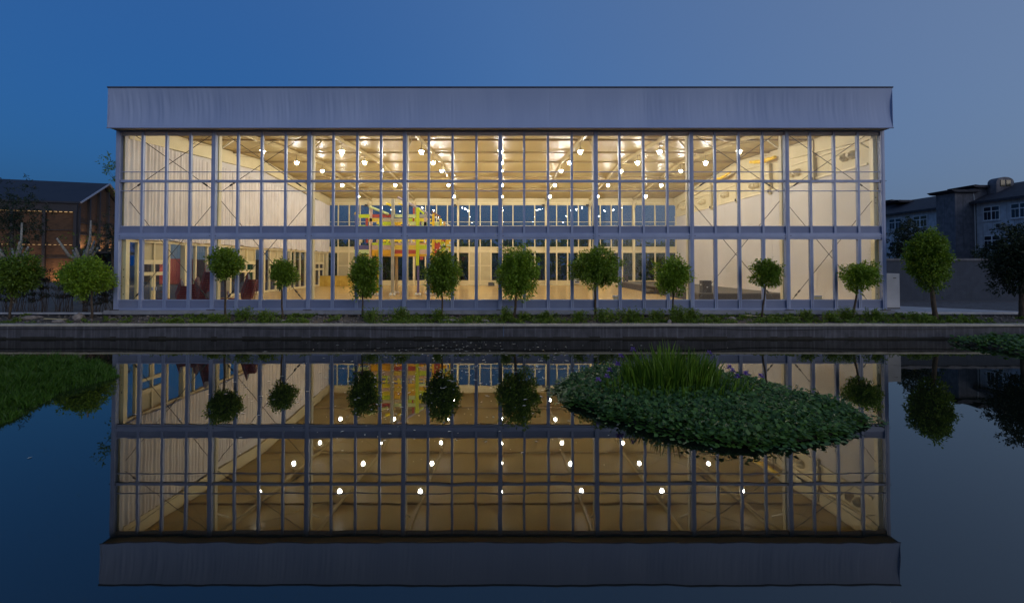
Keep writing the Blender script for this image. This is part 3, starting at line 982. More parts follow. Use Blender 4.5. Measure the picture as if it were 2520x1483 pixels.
for a in [('lime', 200, 345, 455, 415), ('red', 508, 345, 912, 410), ('pale', 960, 345, 1385, 407), ('grey', 1452, 345, 1645, 405),
          ('mustard', 425, 420, 720, 490), ('tan', 725, 420, 890, 490), ('lime', 640, 492, 885, 560), ('sun', 960, 500, 1080, 562), ('tan', 960, 425, 1120, 492),
          ('lime', 1200, 420, 1380, 490), ('yellow', 1455, 420, 1540, 490), ('pale', 1255, 494, 1380, 570), ('pale', 1500, 494, 1640, 570), ('pink', 1545, 410, 1600, 590),
          ('lime', 200, 562, 400, 640), ('yellow', 725, 565, 885, 640), ('orange', 960, 566, 1380, 640), ('pink', 490, 645, 890, 720), ('mustard', 960, 645, 1380, 725), ('lime', 1455, 575, 1640, 650),
          ('yellow', 490, 730, 890, 800), ('sun', 960, 730, 1380, 800), ('sun', 1455, 655, 1640, 740),
          ('lime', 490, 915, 895, 960), ('pink', 490, 964, 895, 1050), ('orange', 490, 1054, 895, 1172), ('purple', 150, 965, 442, 1050), ('pale', 140, 1054, 442, 1130),
          ('pink', 960, 915, 1385, 960), ('mustard', 960, 964, 1385, 1050), ('red', 960, 1054, 1385, 1140), ('orange', 960, 1146, 1385, 1186),
          ('peach', 1455, 915, 1660, 952), ('lime', 1455, 962, 1660, 1045), ('pink', 1455, 1052, 1660, 1140), ('orange', 1455, 1145, 1540, 1186), ('red', 1465, 1190, 1530, 1252)]:
    board(*a)
for (c, x0, x1) in [('pink', 590, 625), ('lime', 640, 665), ('lime', 785, 828), ('tan', 860, 885), ('yellow', 1028, 1070), ('pale', 1095, 1130), ('lilac', 1250, 1275), ('white', 1285, 1310), ('pink', 1365, 1383), ('white', 1540, 1560), ('white', 1600, 1625), ('red', 380, 425), ('tan', 275, 305)]:
    board(c, x0, 802, x1, 914, dy=.01, name='baluster')
board('red', 380, 425, 425, 600, dy=-.07, name='baluster')
board('red', 1325, 215, 1360, 340, dy=-.07, name='baluster'); board('red', 1320, 420, 1350, 485, dy=-.07, name='baluster'); board('purple', 1465, 494, 1495, 560, dy=-.07, name='baluster')
board('yellow', 900, 230, 958, 344, dy=.01, name='baluster'); board('pale', 1105, 200, 1130, 344, dy=.01, name='baluster')
post('pink', 455, 503, 205, 1.32, .0); post('grey', 897, 957, 40, 1.32, -.19); post('lime', 1387, 1450, 210, 3.4, -.03, foot=False)
post('purple', 1410, 1450, 1146, 1.32, -.02); post('peach', 1022, 1070, 1190, 1.32, 2.4); post('tan', 785, 822, 1150, 1.32, 3.2); post('tan', 860, 893, 1180, 1.32, 2.2)
post('sun', 1698, 1745, 330, 1.32, .2); post('yellow', 1826, 1866, 410, 1.32, .9); post('yellow', 2020, 2065, 560, 1.32, 1.2); post('lime', 640, 666, 560, 1.32, -.1)
post('orange', 605, 638, 1172, 1.32, -.05); post('pink', 1540, 1580, 1140, 1.32, 1.5)
post('purple', 152, 182, 360, 4.2, .1, foot=False)
a_, z_ = zp(167, 325)
mb = MB(); mb.lathe([(.01, -.13), (.09, -.10), (.13, 0), (.09, .1), (.01, .13)], 12, (a_ + 7.8, .18, z_ - 1.1)); mb.build('post_ball', PM['sun'], play, smooth=True)
beam('pale', (455, 195), (835, 345), .22); beam('lilac', (1000, -10), (1600, 320), .20, dy0=.3, dy1=.3); beam('tan', (1240, 120), (1640, 330), .13, dy0=.7, dy1=.7)
beam('white', (1400, 190), (2045, 560), .12, dy0=1.2, dy1=1.2); beam('brown', (1690, 285), (1860, 395), .16, dy0=.25, dy1=.25)
beam('yellow', (725, 95), (825, 135), .2, dy0=1, dy1=1); beam('yellow', (960, 85), (1085, 140), .12, dy0=1.2, dy1=1.2); beam('lime', (1400, 215), (1540, 335), .14, dy0=.1, dy1=.1)
# back wall of the play house, deck and side ladders so that it has depth
xa_, _ = zp(200, 0); xb_, _ = zp(1650, 0)
za_ = zp(0, 1180)[1]
for q in range(16):
    c = ['mustard', 'sun', 'tan', 'yellow', 'mustard'][q % 5]
    bx('deck_plank', PM[c], play, xa_, xb_, PY + .12 + q * .26, PY + .12 + q * .26 + .24, za_ + .02, za_ + .09)
for q in range(11):
    c = ['yellow', 'tan', 'mustard', 'pale', 'yellow'][q % 5]
    bx('back_board', PM[c], play, xa_ + .4, xb_ - .4 - .1 * (q % 3), PY + 4.25, PY + 4.31, za_ + .1 + q * .30, za_ + .1 + q * .30 + .18)
for (c, x0, y0, x1, y1, dy) in [('red', 1748, 905, 1858, 1180, .3), ('lime', 1868, 898, 1962, 1080, .35), ('sun', 1966, 850, 2100, 1010, .4), ('yellow', 1760, 850, 1860, 900, .32), ('red', 1880, 850, 1960, 890, .36),
                               ('orange', 1850, 1085, 1990, 1150, .38), ('pale', 1990, 940, 2080, 990, .3), ('lime', 2020, 1015, 2110, 1060, .42), ('pale', 1750, 490, 1830, 590, .35), ('pale', 1880, 500, 1960, 590, .4), ('peach', 1930, 480, 1960, 600, .3)]:
    board(c, x0, y0, x1, y1, dy=dy, name='stair_board')
for q in range(26):
    x_ = random.uniform(1755, 2095); y_ = random.uniform(860, 1140)
    c = random.choice(['white', 'white', 'pale', 'purple', 'red', 'yellow'])
    board(c, x_, y_, x_ + random.uniform(14, 40), y_ + random.uniform(14, 36), dy=.22 + .004 * q, th=.05, name='painted_block')

# a person standing by the left wall, mostly behind the small round tree
def person(x, y, z, rz, label):
    skin = bpy.data.meshes.new('person')
    J = [((0, 0, .95), .125), ((0, .0, 1.15), .12), ((0, .01, 1.38), .145), ((0, .0, 1.49), .06), ((0, -.01, 1.60), .085), ((0, -.01, 1.70), .08),
         ((.10, 0, .90), .10), ((.11, -.02, .50), .068), ((.12, .02, .10), .048), ((.13, -.12, .05), .045),
         ((-.10, 0, .90), .10), ((-.11, -.02, .50), .068), ((-.12, .02, .10), .048), ((-.13, -.12, .05), .045),
         ((.20, .01, 1.41), .065), ((.25, .03, 1.14), .047), ((.23, -.06, .90), .036), ((.22, -.09, .80), .03),
         ((-.20, .01, 1.41), .065), ((-.25, .03, 1.14), .047), ((-.23, -.06, .90), .036), ((-.22, -.09, .80), .03)]
    Ed = [(0, 1), (1, 2), (2, 3), (3, 4), (4, 5), (0, 6), (6, 7), (7, 8), (8, 9), (0, 10), (10, 11), (11, 12), (12, 13), (2, 14), (14, 15), (15, 16), (16, 17), (2, 18), (18, 19), (19, 20), (20, 21)]
    vs_ = [j[0] for j in J]; rads = [j[1] for j in J]
    for s_, root in ((1, 17), (-1, 21)):       # five fingers on each hand
        hx, hy, hz = J[root][0]
        for q in range(5):
            b = len(vs_)
            off = (q - 1.5) * .018
            tip = (hx + s_ * .004, hy + off - .01, hz - .085 - .012 * (1.5 - abs(q - 1.5))) if q < 4 else (hx, hy - .06, hz - .03)
            vs_.append(((hx + tip[0]) / 2, (hy + off if q < 4 else hy - .035), (hz + tip[2]) / 2)); rads.append(.010)
            vs_.append(tip); rads.append(.008)
            Ed.append((root, b)); Ed.append((b, b + 1))
    skin.from_pydata(vs_, Ed, [])
    m, nt, p = newmat('person_clothes')
    tc = N(nt, 'ShaderNodeTexCoord'); sp = N(nt, 'ShaderNodeSeparateXYZ'); cr = N(nt, 'ShaderNodeValToRGB')
    nt.links.new(tc.outputs['Object'], sp.inputs[0])
    mth = N(nt, 'ShaderNodeMath', operation='DIVIDE'); mth.inputs[1].default_value = 1.8
    nt.links.new(sp.outputs['Z'], mth.inputs[0]); nt.links.new(mth.outputs[0], cr.inputs[0])
    el = cr.color_ramp.elements
    cr.color_ramp.interpolation = 'CONSTANT'
    el[0].position = 0; el[0].color = (.6, .58, .55, 1)
    el[1].position = .055; el[1].color = (.02, .02, .025, 1)
    e = el.new(.53); e.color = (.04, .035, .04, 1)
    e = el.new(.825); e.color = (.42, .26, .18, 1)
    e = el.new(.94); e.color = (.015, .012, .01, 1)
    nt.links.new(cr.outputs[0], p.inputs['Base Color'])
    p.inputs['Roughness'].default_value = .8
    skin.materials.append(m)
    o = link('person', skin, None, (x, y, z))
    o.rotation_euler.z = rz
    md = o.modifiers.new('skin', 'SKIN')
    for i, v in enumerate(skin.skin_vertices[0].data):
        v.radius = (rads[i], rads[i]); v.use_root = (i == 0)
    sb = o.modifiers.new('sub', 'SUBSURF'); sb.levels = 1; sb.render_levels = 1
    tag(o, label, 'person')
    h = MB(); h.lathe([(.012, .20), (.06, .185), (.095, .12), (.10, .06), (.085, .0), (.07, -.02)], 14, (0, .012, 1.60)); h.build('hair', M['black'], o, smooth=True)
    f = MB(); f.lathe([(.004, -.02), (.012, 0), (.004, .02)], 8, (0, -.098, 1.63)); f.build('nose', M['stone'], o, smooth=True)
person(-19.3, 41.9, 1.10, R(150), 'person in dark clothes and white shoes standing by the left wall inside')

# ================================================================== TREES
def crown_leaves(center, rad, n_tip, per, seed, leaf=(.15, .065), lump=.30, hole=.03, droop=.25, flat_bottom=.0):
    """leaf clusters through an uneven crown volume"""
    rng = np.random.default_rng(seed)
    d = unit(rng.normal(size=(n_tip * 3, 3)))
    keep = []
    P = []
    for v in d:
        lum = 1 + lump * noise3(v[0] * 1.9 + seed, v[1] * 1.9, v[2] * 1.9) * 1.6 + .12 * noise3(v[0] * 5 + seed, v[1] * 5, v[2] * 5)
        if hole and noise3(v[0] * 2.6 + seed * 3, v[1] * 2.6, v[2] * 2.6) > .5 - hole:
            continue
        rr = (rng.random() ** .45) * lum * (1.16 if rng.random() < .05 else 1)
        if v[2] < -flat_bottom and flat_bottom: rr *= .72
        P.append(v * rr); keep.append(v)
        if len(P) >= n_tip: break
    P = np.array(P) * np.array(rad); K = np.array(keep)
    n = len(P)
    base = np.repeat(P, per, axis=0) + rng.normal(size=(n * per, 3)) * .085
    D = np.repeat(K, per, axis=0) * .7 + rng.normal(size=(n * per, 3)) * .75
    D[:, 2] -= droop
    L = leaf[0] * rng.uniform(.6, 1.25, n * per); W = leaf[1] * rng.uniform(.7, 1.25, n * per)
    V, F = leaves(base, D, L, W)
    V += np.array(center)
    return V, F, P + np.array(center)

def make_tree(name, label, base, trunk_pts, r0, r1, crown_c, rad, n_tip, per, seed, leafm, group=None, barkm='bark', leaf=(.15, .065), nlimb=7, cat='tree', **kw):
    t = thing(name, label, cat, base, 0, group)
    n = len(trunk_pts)
    rr = [r0 + (r1 - r0) * (i / (n - 1)) for i in range(n)]
    rr[0] *= 1.25
    mb = MB(); mb.tube(trunk_pts, rr, 9)
    V, F, tips = crown_leaves(crown_c, rad, n_tip, per, seed, leaf, **kw)
    rng = random.Random(seed)
    top = Vector(trunk_pts[-1])
    tr = mb.build('trunk', M[barkm], t, smooth=True)
    lb = MB()
    for q in range(nlimb):
        tip = Vector(tips[rng.randrange(len(tips))])
        s0 = Vector(trunk_pts[-2]).lerp(top, rng.uniform(.3, 1.0))
        mid = s0.lerp(tip, .5) + Vector((rng.uniform(-.1, .1), rng.uniform(-.1, .1), rng.uniform(.0, .15)))
        lb.tube([s0, mid, tip], [r1 * .7, r1 * .4, r1 * .12], 5)
    lb.build('limbs', M[barkm], tr, smooth=True)
    npmesh('crown', V, F, M[leafm], t)
    return t

TY = 24.1
TS = 1190 / TY
def street_tree(x0, x1, ytop, ybot, xb, xm, label, seed, leafm='leaf', y=TY, r0=.055, tips=430, per=14, bend=0.0, **kw):
    """crown box and trunk foot measured in the photograph's grid, turned into metres at its own distance"""
    s_ = 1190 / y
    X = lambda px: (px - 1239) / s_
    Z = lambda py: 3.5 + (650 - py) / s_
    bz = soil_z(X(xb), y) - .04
    bX = X(xb)
    cx_, cz_ = X((x0 + x1) / 2), Z((ytop + ybot) / 2)
    rx, rz_ = (x1 - x0) / 2 / s_, (ybot - ytop) / 2 / s_
    h = cz_ - rz_ * .35 - bz
    xt = X(xm) - bX
    tp = []
    for q in range(7):
        f_ = q / 6
        tp.append((xt * f_ + bend * math.sin(PI * f_) + .012 * math.sin(q * 2.1 + seed), .01 * math.sin(q * 1.7 + seed), h * f_))
    return make_tree('street_tree', label, (bX, y, bz), tp, r0, r0 * .7, (cx_ - bX, 0, cz_ - bz), (rx * .88 - .05, rx * .88 - .05, rz_ * .88 - .04), tips, per, seed, leafm,
                     group='round clipped trees along the pond wall', **kw)

street_tree(-12, 96, 622, 728, 27, 32, 'round bushy tree at the far left edge of the bank', 3, 'leaf_d', tips=520)
street_tree(155, 272, 626, 738, 229, 226, 'round bushy tree just left of the glass hall', 5, 'leaf_l', tips=560)
street_tree(508, 603, 605, 700, 556, 555, 'umbrella shaped tree before the second bay of the glass front', 8, 'leaf', tips=380, flat_bottom=.2, lump=.3)
street_tree(664, 731, 636, 706, 697, 692, 'smallest ball tree, before the chairs and second bay', 13, 'leaf', tips=230, r0=.048, lump=.3)
street_tree(857, 936, 620, 738, 893, 893, 'egg shaped tree left of the play house', 21, 'leaf', tips=400, r0=.045)
street_tree(1040, 1136, 612, 738, 1088, 1089, 'dense egg shaped tree right of the play house', 34, 'leaf', tips=560, r0=.05)
street_tree(1216, 1332, 604, 736, 1263, 1266, 'big round tree with a crooked trunk at the centre of the hall', 55, 'leaf_l', tips=640, r0=.07, bend=.10)
street_tree(1402, 1531, 602, 716, 1465, 1464, 'widest round tree right of the hall centre', 89, 'leaf', tips=660, r0=.065)
street_tree(1608, 1701, 627, 728, 1655, 1656, 'bright green round tree before the stage', 144, 'leaf_l', tips=420, r0=.05)
street_tree(1848, 1925, 634, 712, 1872, 1886, 'small tree with a leaning trunk before the white wall', 233, 'leaf', tips=270, r0=.05, hole=.1)
street_tree(2072, 2163, 640, 716, 2096, 2112, 'small broken crowned tree with slanting trunk at the right corner of the hall', 377, 'leaf_l', tips=280, r0=.055, hole=.18)
street_tree(2236, 2334, 560, 720, 2300, 2286, 'tall leafy tree standing alone right of the hall', 610, 'leaf', tips=900, r0=.115, per=15)
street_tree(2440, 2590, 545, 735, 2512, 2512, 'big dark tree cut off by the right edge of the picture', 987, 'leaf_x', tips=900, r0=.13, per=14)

# lopped trees on the left, with stubby grey arms
def lopped(x, y, label, seed, sc_=1.0):
    t = thing('lopped_tree', label, 'tree', (x, y, .95), 0, 'lopped grey trees left of the hall')
    rng = random.Random(seed)
    MB().tube([(0, 0, 0), (.03, 0, 1.4 * sc_), (0, 0, 2.9 * sc_)], [.20, .17, .19], 9).build('trunk', M['pale_bark'], t, smooth=True)
    for q in range(8):
        a = q * .8 + rng.uniform(-.3, .3)
        r_ = rng.uniform(.7, 1.5) * sc_; h = rng.uniform(.3, 1.5) * sc_
        mb = MB(); mb.tube([(0, 0, 2.7 * sc_), (r_ * .55 * math.cos(a), r_ * .55 * math.sin(a), 2.85 * sc_ + h * .2), (r_ * math.cos(a), r_ * math.sin(a), 2.9 * sc_ + h)], [.13, .09, .055], 7)
        mb.build('cut_limb', M['pale_bark'], t, smooth=True)
    MB().tube([(0, 0, 2.8 * sc_), (.35, .1, 4.0 * sc_), (.38, .1, 5.4 * sc_)], [.10, .07, .05], 7).build('cut_limb', M['pale_bark'], t, smooth=True)
    tips = np.array([[rng.uniform(-1, 1) * sc_, rng.uniform(-.8, .8), rng.uniform(2.9, 4.6) * sc_] for _ in range(26)])
    P = np.repeat(tips, 9, axis=0) + RNG.normal(size=(234, 3)) * .09
    V, F = leaves(P, RNG.normal(size=(234, 3)), np.full(234, .14), np.full(234, .06))
    npmesh('shoots', V, F, M['leaf_d'], t)
lopped(-27.3, 31.4, 'lopped tree with pale upright stubs behind the tree left of the hall', 4, 1.0)
lopped(-32.2, 31.8, 'lopped tree with pale crossed stubs near the left edge', 9, .98)

def free_tree(name, label, base, h, crown_c, rad, tips, per, seed, leafm, leaf=(.22, .10), group=None, r0=.16, **kw):
    tp = [(0, 0, 0), (.06, .03, h * .35), (-.04, .02, h * .7), (0, 0, h)]
    return make_tree(name, label, base, tp, r0, r0 * .45, crown_c, rad, tips, per, seed, leafm, group=group, leaf=leaf, nlimb=9, **kw)
free_tree('sparse_tree', 'thin sparse tree top showing past the upper left corner of the hall', (-31.6, 40, .95), 9.5, (.1, 0, 10.2), (1.9, 1.5, 2.0), 90, 7, 71, 'leaf_d', leaf=(.20, .09), r0=.09, hole=.2)
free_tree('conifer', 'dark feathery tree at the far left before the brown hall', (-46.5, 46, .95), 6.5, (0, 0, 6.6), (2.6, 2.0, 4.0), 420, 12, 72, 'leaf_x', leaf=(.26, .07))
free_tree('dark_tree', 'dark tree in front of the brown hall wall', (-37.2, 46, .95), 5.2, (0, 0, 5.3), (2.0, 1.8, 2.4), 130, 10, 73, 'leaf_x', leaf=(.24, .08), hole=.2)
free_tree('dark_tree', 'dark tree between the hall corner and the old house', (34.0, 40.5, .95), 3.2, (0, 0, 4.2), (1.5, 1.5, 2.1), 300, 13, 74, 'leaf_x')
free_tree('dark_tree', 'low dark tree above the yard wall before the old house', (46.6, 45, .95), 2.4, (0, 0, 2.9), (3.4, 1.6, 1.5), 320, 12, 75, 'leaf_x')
# wood behind the hall seen through its back windows
for q in range(11):
    x_ = -27 + q * 5.4 + random.uniform(-1, 1)
    y_ = 62 + random.uniform(0, 5)
    hh = random.uniform(3.0, 4.2)
    free_tree('back_tree', 'leafy tree seen through the back windows, %s from left of that row' % ORD[q], (x_, y_, .95), hh, (0, 0, hh + .6), (2.7, 2.0, 2.9), 210, 11, 200 + q, random.choice(['leaf_d', 'leaf', 'leaf_d']), leaf=(.30, .14), group='trees behind the hall', r0=.14)

# far wood behind them, one dark mass
rngw = np.random.default_rng(91)
nw = 15000
xw_ = rngw.uniform(-48, 48, nw)
topw = np.array([5.6 + 1.6 * noise3(q * .14, 2, 0) + 1.0 * noise3(q * .5, 5, 0) for q in xw_])
Pw = np.stack([xw_, rngw.uniform(71, 77, nw), .95 + topw * rngw.random(nw) ** .8], axis=1)
V, F = leaves(Pw, rngw.normal(size=(nw, 3)), rngw.uniform(.5, .9, nw), rngw.uniform(.3, .5, nw))
tag(npmesh('far_wood', V, F, M['leaf_d']), 'dark mass of trees far behind the hall', 'trees', kind='stuff')

# bare twiggy shrubs of the hedge on the left
def twig_shrub(x, y, h, label, seed):
    t = thing('twiggy_shrub', label, 'shrub', (x, y, .86), 0, 'bare twiggy shrubs left of the hall')
    rng = random.Random(seed)
    mb = MB(); LP = []
    for q in range(11):
        a = rng.uniform(0, 2 * PI); lean = rng.uniform(.1, .55)
        p = Vector((rng.uniform(-.25, .25), rng.uniform(-.12, .12), 0)); path = [p]
        for k in range(5):
            p = p + Vector((math.cos(a) * lean * .2 + rng.uniform(-.07, .07), math.sin(a) * lean * .13 + rng.uniform(-.05, .05), h / 5 * rng.uniform(.85, 1.1)))
            path.append(p)
        mb.tube(path, [.016, .013, .011, .009, .007, .004], 4)
        for k in range(2, 6):
            for b in range(3):
                s0 = path[k]; dr = Vector((rng.uniform(-1, 1), rng.uniform(-.6, .6), rng.uniform(.2, 1))).normalized() * rng.uniform(.15, .4)
                mb.tube([s0, s0 + dr * .5 + Vector((0, 0, .02)), s0 + dr], [.007, .006, .003], 3)
                for c in range(5):
                    LP.append(s0 + dr * rng.uniform(.2, 1))
    mb.build('stems', M['twig'], t)
    P = np.array([tuple(v) for v in LP]); n = len(P)
    V, F = leaves(P, RNG.normal(size=(n, 3)), np.full(n, .07), np.full(n, .04))
    npmesh('dry_leaves', V, F, M['leaf_x'], t)
for q in range(10):
    x_ = -26.8 + q * .66
    twig_shrub(x_, 25.45 + .12 * (q % 2), random.uniform(1.55, 2.35) if q < 8 else random.uniform(1.2, 1.6), 'bare twiggy shrub, %s from left in the hedge left of the hall' % ORD[q], 300 + q)

# ================================================================== PLANTS ON THE BANK
def weed_leaves(x, y, w_, h, n_stem, seed):
    rng = np.random.default_rng(seed)
    P = []; D = []
    for q in range(n_stem):
        bx_ = x + rng.normal() * w_ * .45; by_ = y + rng.normal() * min(w_, .5) * .35
        by_ = min(max(by_, 23.1), 24.85)
        hh = h * rng.uniform(.55, 1.05)
        lx, ly = rng.normal() * .10, rng.normal() * .10
        z0 = soil_z(bx_, by_) - .02
        for k in range(int(9 + hh * 26)):
            f_ = rng.uniform(.1, 1)
            a = rng.uniform(0, 2 * PI)
            P.append((bx_ + lx * f_, by_ + ly * f_, z0 + hh * f_)); D.append((math.cos(a), math.sin(a), rng.uniform(-.2, .8)))
    P = np.array(P); D = np.array(D); n = len(P)
    V, F = leaves(P, D, rng.uniform(.06, .13, n), rng.uniform(.03, .055, n))
    return V, F
# low ground cover: nobody could count it
VV, FF, off = [], [], 0
rngc = np.random.default_rng(5)
def cover_density(x):
    d = .5 + .8 * noise3(x * .35, 3.3, 0) + .4 * noise3(x * 1.3, 7, 0)
    if x < -16: d *= .12
    if -9.6 < x < -6: d *= .25
    if x > 23: d *= .15
    return min(max(d, .02), 1)
for q in range(1500):
    x_ = rngc.uniform(-25, 27); y_ = 23.12 + 1.6 * rngc.random() ** 1.6
    if rngc.random() > cover_density(x_): continue
    V, F = weed_leaves(x_, y_, .18, .07 + .20 * rngc.random(), 5, 1000 + q)
    VV.append(V); FF.append(F + off); off += len(V)
tag(npmesh('ground_cover', np.concatenate(VV), np.concatenate(FF), M['weed']), 'low green weeds creeping over the bank behind the pond wall', 'weeds', kind='stuff')
WEEDS = [(-14.1, .42, .42, 'left of the small ball tree'), (-12.9, .55, .62, 'in front of the chair stacks, tallest there'), (-11.6, .5, .55, 'at the foot of the smallest ball tree'),
         (-6.45, .5, .68, 'right of the egg shaped tree left of the play house'), (-5.1, .4, .62, 'between the play house and the dense egg shaped tree'), (-3.2, .3, .60, 'left of the dense egg shaped tree'),
         (.15, .28, .75, 'hugging the crooked trunk at the hall centre'), (1.1, .28, .40, 'right of the crooked trunk, low and rounded'), (2.1, .14, .50, 'standing thin right of the hall centre'), (3.7, .3, .55, 'left of the widest round tree'),
         (4.9, .7, .66, 'just left of the widest tree trunk'), (6.2, .7, .58, 'spreading right of the widest tree trunk'), (7.5, .35, .55, 'left of the bright green tree'), (8.5, .55, .80, 'around the bright green tree trunk'), (9.3, .35, .6, 'right of the bright green tree trunk'),
         (14.9, .4, .55, 'left of the right corner of the hall'), (15.9, .3, .50, 'halfway between the last two small trees'), (17.0, .45, .62, 'at the foot of the slanting trunk'), (18.3, .45, .6, 'right of the slanting trunk'), (20.2, .6, .45, 'at the right hall corner')]
for q, (x_, w_, h, lab) in enumerate(WEEDS):
    y_ = 23.55 + .5 * ((q * 37 % 10) / 10)
    V, F = weed_leaves(x_, y_, w_, h, int(22 + 44 * w_), 4000 + q)
    base = np.array([x_, y_, soil_z(x_, y_)])
    t = thing('weed_clump', 'leafy green weed clump ' + lab, 'weed', tuple(base), 0, 'weed clumps on the bank')
    npmesh('foliage', V - base, F, M['weed'], t)
    mb = MB()
    for k in range(8):
        a = random.uniform(-w_ * .4, w_ * .4)
        mb.tube([(a, random.uniform(-.1, .1), -.02), (a + random.uniform(-.05, .05), 0, h * .7)], [.008, .004], 4)
    mb.build('stalks', M['twig'], t)

# crushed stone on the bare stretches (uncountable), and a few bigger stones and planks
VV, FF, off = [], [], 0
ico = bmesh.new(); bmesh.ops.create_icosphere(ico, subdivisions=1, radius=1)
IV = np.array([v.co[:] for v in ico.verts]); IF = np.array([[v.index for v in f.verts] for f in ico.faces]); ico.free()
for q in range(2600):
    x_ = rngc.uniform(-27, 27); y_ = rngc.uniform(23.1, 24.9)
    if rngc.random() < cover_density(x_) * .8: continue
    s_ = rngc.uniform(.015, .055) * (1.35 if -9.8 < x_ < -5.5 else 1)
    V = IV * np.array([s_ * rngc.uniform(.7, 1.5), s_ * rngc.uniform(.7, 1.4), s_ * rngc.uniform(.4, .9)]) + rngc.normal(size=IV.shape) * s_ * .15
    V = V + np.array([x_, y_, soil_z(x_, y_) + s_ * .3])
    VV.append(V); FF.append(IF + off); off += len(V)
tag(npmesh('gravel', np.concatenate(VV), np.concatenate(FF), M['gravel']), 'crushed stone strewn over the bare bank', 'gravel', kind='stuff')
def rock(x, y, s_, label, seed, m='stone', name='rock', cat='rock'):
    rng = np.random.default_rng(seed)
    bm = bmesh.new(); bmesh.ops.create_icosphere(bm, subdivisions=2, radius=1)
    for v in bm.verts:
        v.co *= 1 + .35 * noise3(v.co.x * 1.4 + seed, v.co.y * 1.4, v.co.z * 1.4)
        v.co.x *= s_[0]; v.co.y *= s_[1]; v.co.z *= s_[2]
    me = bpy.data.meshes.new(name); bm.to_mesh(me); bm.free(); me.materials.append(M[m])
    o = link(name, me, None, (x, y, soil_z(x, y) + s_[2] * .4)); o.rotation_euler.z = rng.uniform(0, 3)
    tag(o, label, cat, 'loose stones on the bank')
rock(-21.2, 24.2, (.30, .2, .19), 'large reddish stone left of the tree beside the hall', 1)
rock(-23.6, 24.2, (.42, .2, .12), 'flat bluish stone near the left edge of the bank', 2)
rock(-21.6, 23.5, (.28, .15, .08), 'low flat stone on the wall edge left of the hall', 3)
rock(-2.6, 23.7, (.5, .2, .08), 'long flat pale stone at the foot of the dense egg shaped tree', 4)
rock(-.9, 23.5, (.28, .14, .11), 'dark block stone left of the crooked trunk', 5)
rock(11.3, 24.0, (.30, .16, .12), 'pale rounded stone before the stage', 6)
rock(-10.7, 23.5, (.25, .15, .1), 'pale slanted stone in the weeds before the chairs', 7)
rock(8.0, 23.4, (.16, .1, .1), 'small stone right of the bright green tree', 8)
def plank(x, y, L_, rz, label):
    t = MB(); t.box(-L_ / 2, L_ / 2, -.05, .05, 0, .03)
    o = t.build('plank', M['tan_panel'], None, (x, y, soil_z(x, y) + .07)); o.rotation_euler = (.03, .05, rz)
    tag(o, label, 'plank', 'loose planks on the bank')
plank(12.9, 24.3, 1.6, R(-8), 'thin loose plank lying before the white wall')
plank(14.7, 24.0, 1.0, R(-14), 'short loose plank right of the leaning tree trunk')
plank(-21.9, 23.7, 1.0, R(6), 'pale stick lying on the rubble left of the hall')

# ================================================================== PLANTS IN THE POND
def bed_leaves(poly, n, hfun, leaf, m, name, label, cat, seed, tilt=.55, kind='stuff'):
    """round-leaved ground cover inside a polygon on the water"""
    rng = np.random.default_rng(seed)
    poly = np.array(poly)
    lo, hi = poly.min(0), poly.max(0)
    Q = []
    while len(Q) < n:
        pts = rng.uniform(lo - .3, hi + .3, size=(n, 2))
        d = signed(poly, pts)
        wob = np.array([.25 * noise3(p[0] * 1.1, p[1] * 1.1, seed) + .12 * noise3(p[0] * 4, p[1] * 4, seed) for p in pts])
        dd = d + wob
        ok = dd > -.02 - .30 * rng.random(n) * (rng.random(n) < .14)
        Q.extend([(p[0], p[1], e) for p, e, k in zip(pts, dd, ok) if k])
    Q = np.array(Q[:n])
    Z = np.array([hfun(p[0], p[1], p[2]) for p in Q]) + rng.normal(size=n) * .025
    Z += (rng.random(n) < .05) * rng.uniform(.05, .16, n)
    Z[Q[:, 2] < .0] = rng.uniform(.008, .02, int((Q[:, 2] < .0).sum()))
    Z = np.maximum(Z, .008)
    V = np.empty((n, 6, 3)); R_ = leaf * rng.uniform(.55, 1.25, n)
    nrm = np.stack([rng.normal(size=n) * tilt, rng.normal(size=n) * tilt - .25, np.ones(n)], axis=1)
    nrm[Q[:, 2] < .12] *= np.array([.3, .3, 1])
    nrm = unit(nrm)
    a0 = rng.uniform(0, 2 * PI, n)
    ref = np.stack([np.cos(a0), np.sin(a0), np.zeros(n)], axis=1)
    u = unit(ref - nrm * np.sum(ref * nrm, axis=1, keepdims=True)); w_ = np.cross(nrm, u)
    C = np.stack([Q[:, 0], Q[:, 1], Z], axis=1)
    for k in range(6):
        a = 2 * PI * k / 6
        rr = R_ * (1.0 if k else .55)
        V[:, k] = C + u * (rr * math.cos(a))[:, None] + w_ * (rr * math.sin(a))[:, None] + nrm * (.12 * R_ * (k % 2))[:, None]
    me = bpy.data.meshes.new(name)
    F = np.arange(n * 6).reshape(n, 6)
    o = npmesh(name, V.reshape(-1, 3), F, m)
    tag(o, label, cat, kind=kind)
    return o
def signed(poly, pts):
    """distance to the outline, positive inside"""
    n = len(poly)
    best = np.full(len(pts), 1e9); inside = np.zeros(len(pts), bool)
    for i in range(n):
        a, b = poly[i], poly[(i + 1) % n]
        ab = b - a
        t = np.clip(((pts - a) @ ab) / (ab @ ab), 0, 1)
        best = np.minimum(best, np.linalg.norm(pts - (a + t[:, None] * ab), axis=1))
        c = ((a[1] > pts[:, 1]) != (b[1] > pts[:, 1])) & (pts[:, 0] < (b[0] - a[0]) * (pts[:, 1] - a[1]) / (b[1] - a[1] + 1e-12) + a[0])
        inside ^= c
    return np.where(inside, best, -best)
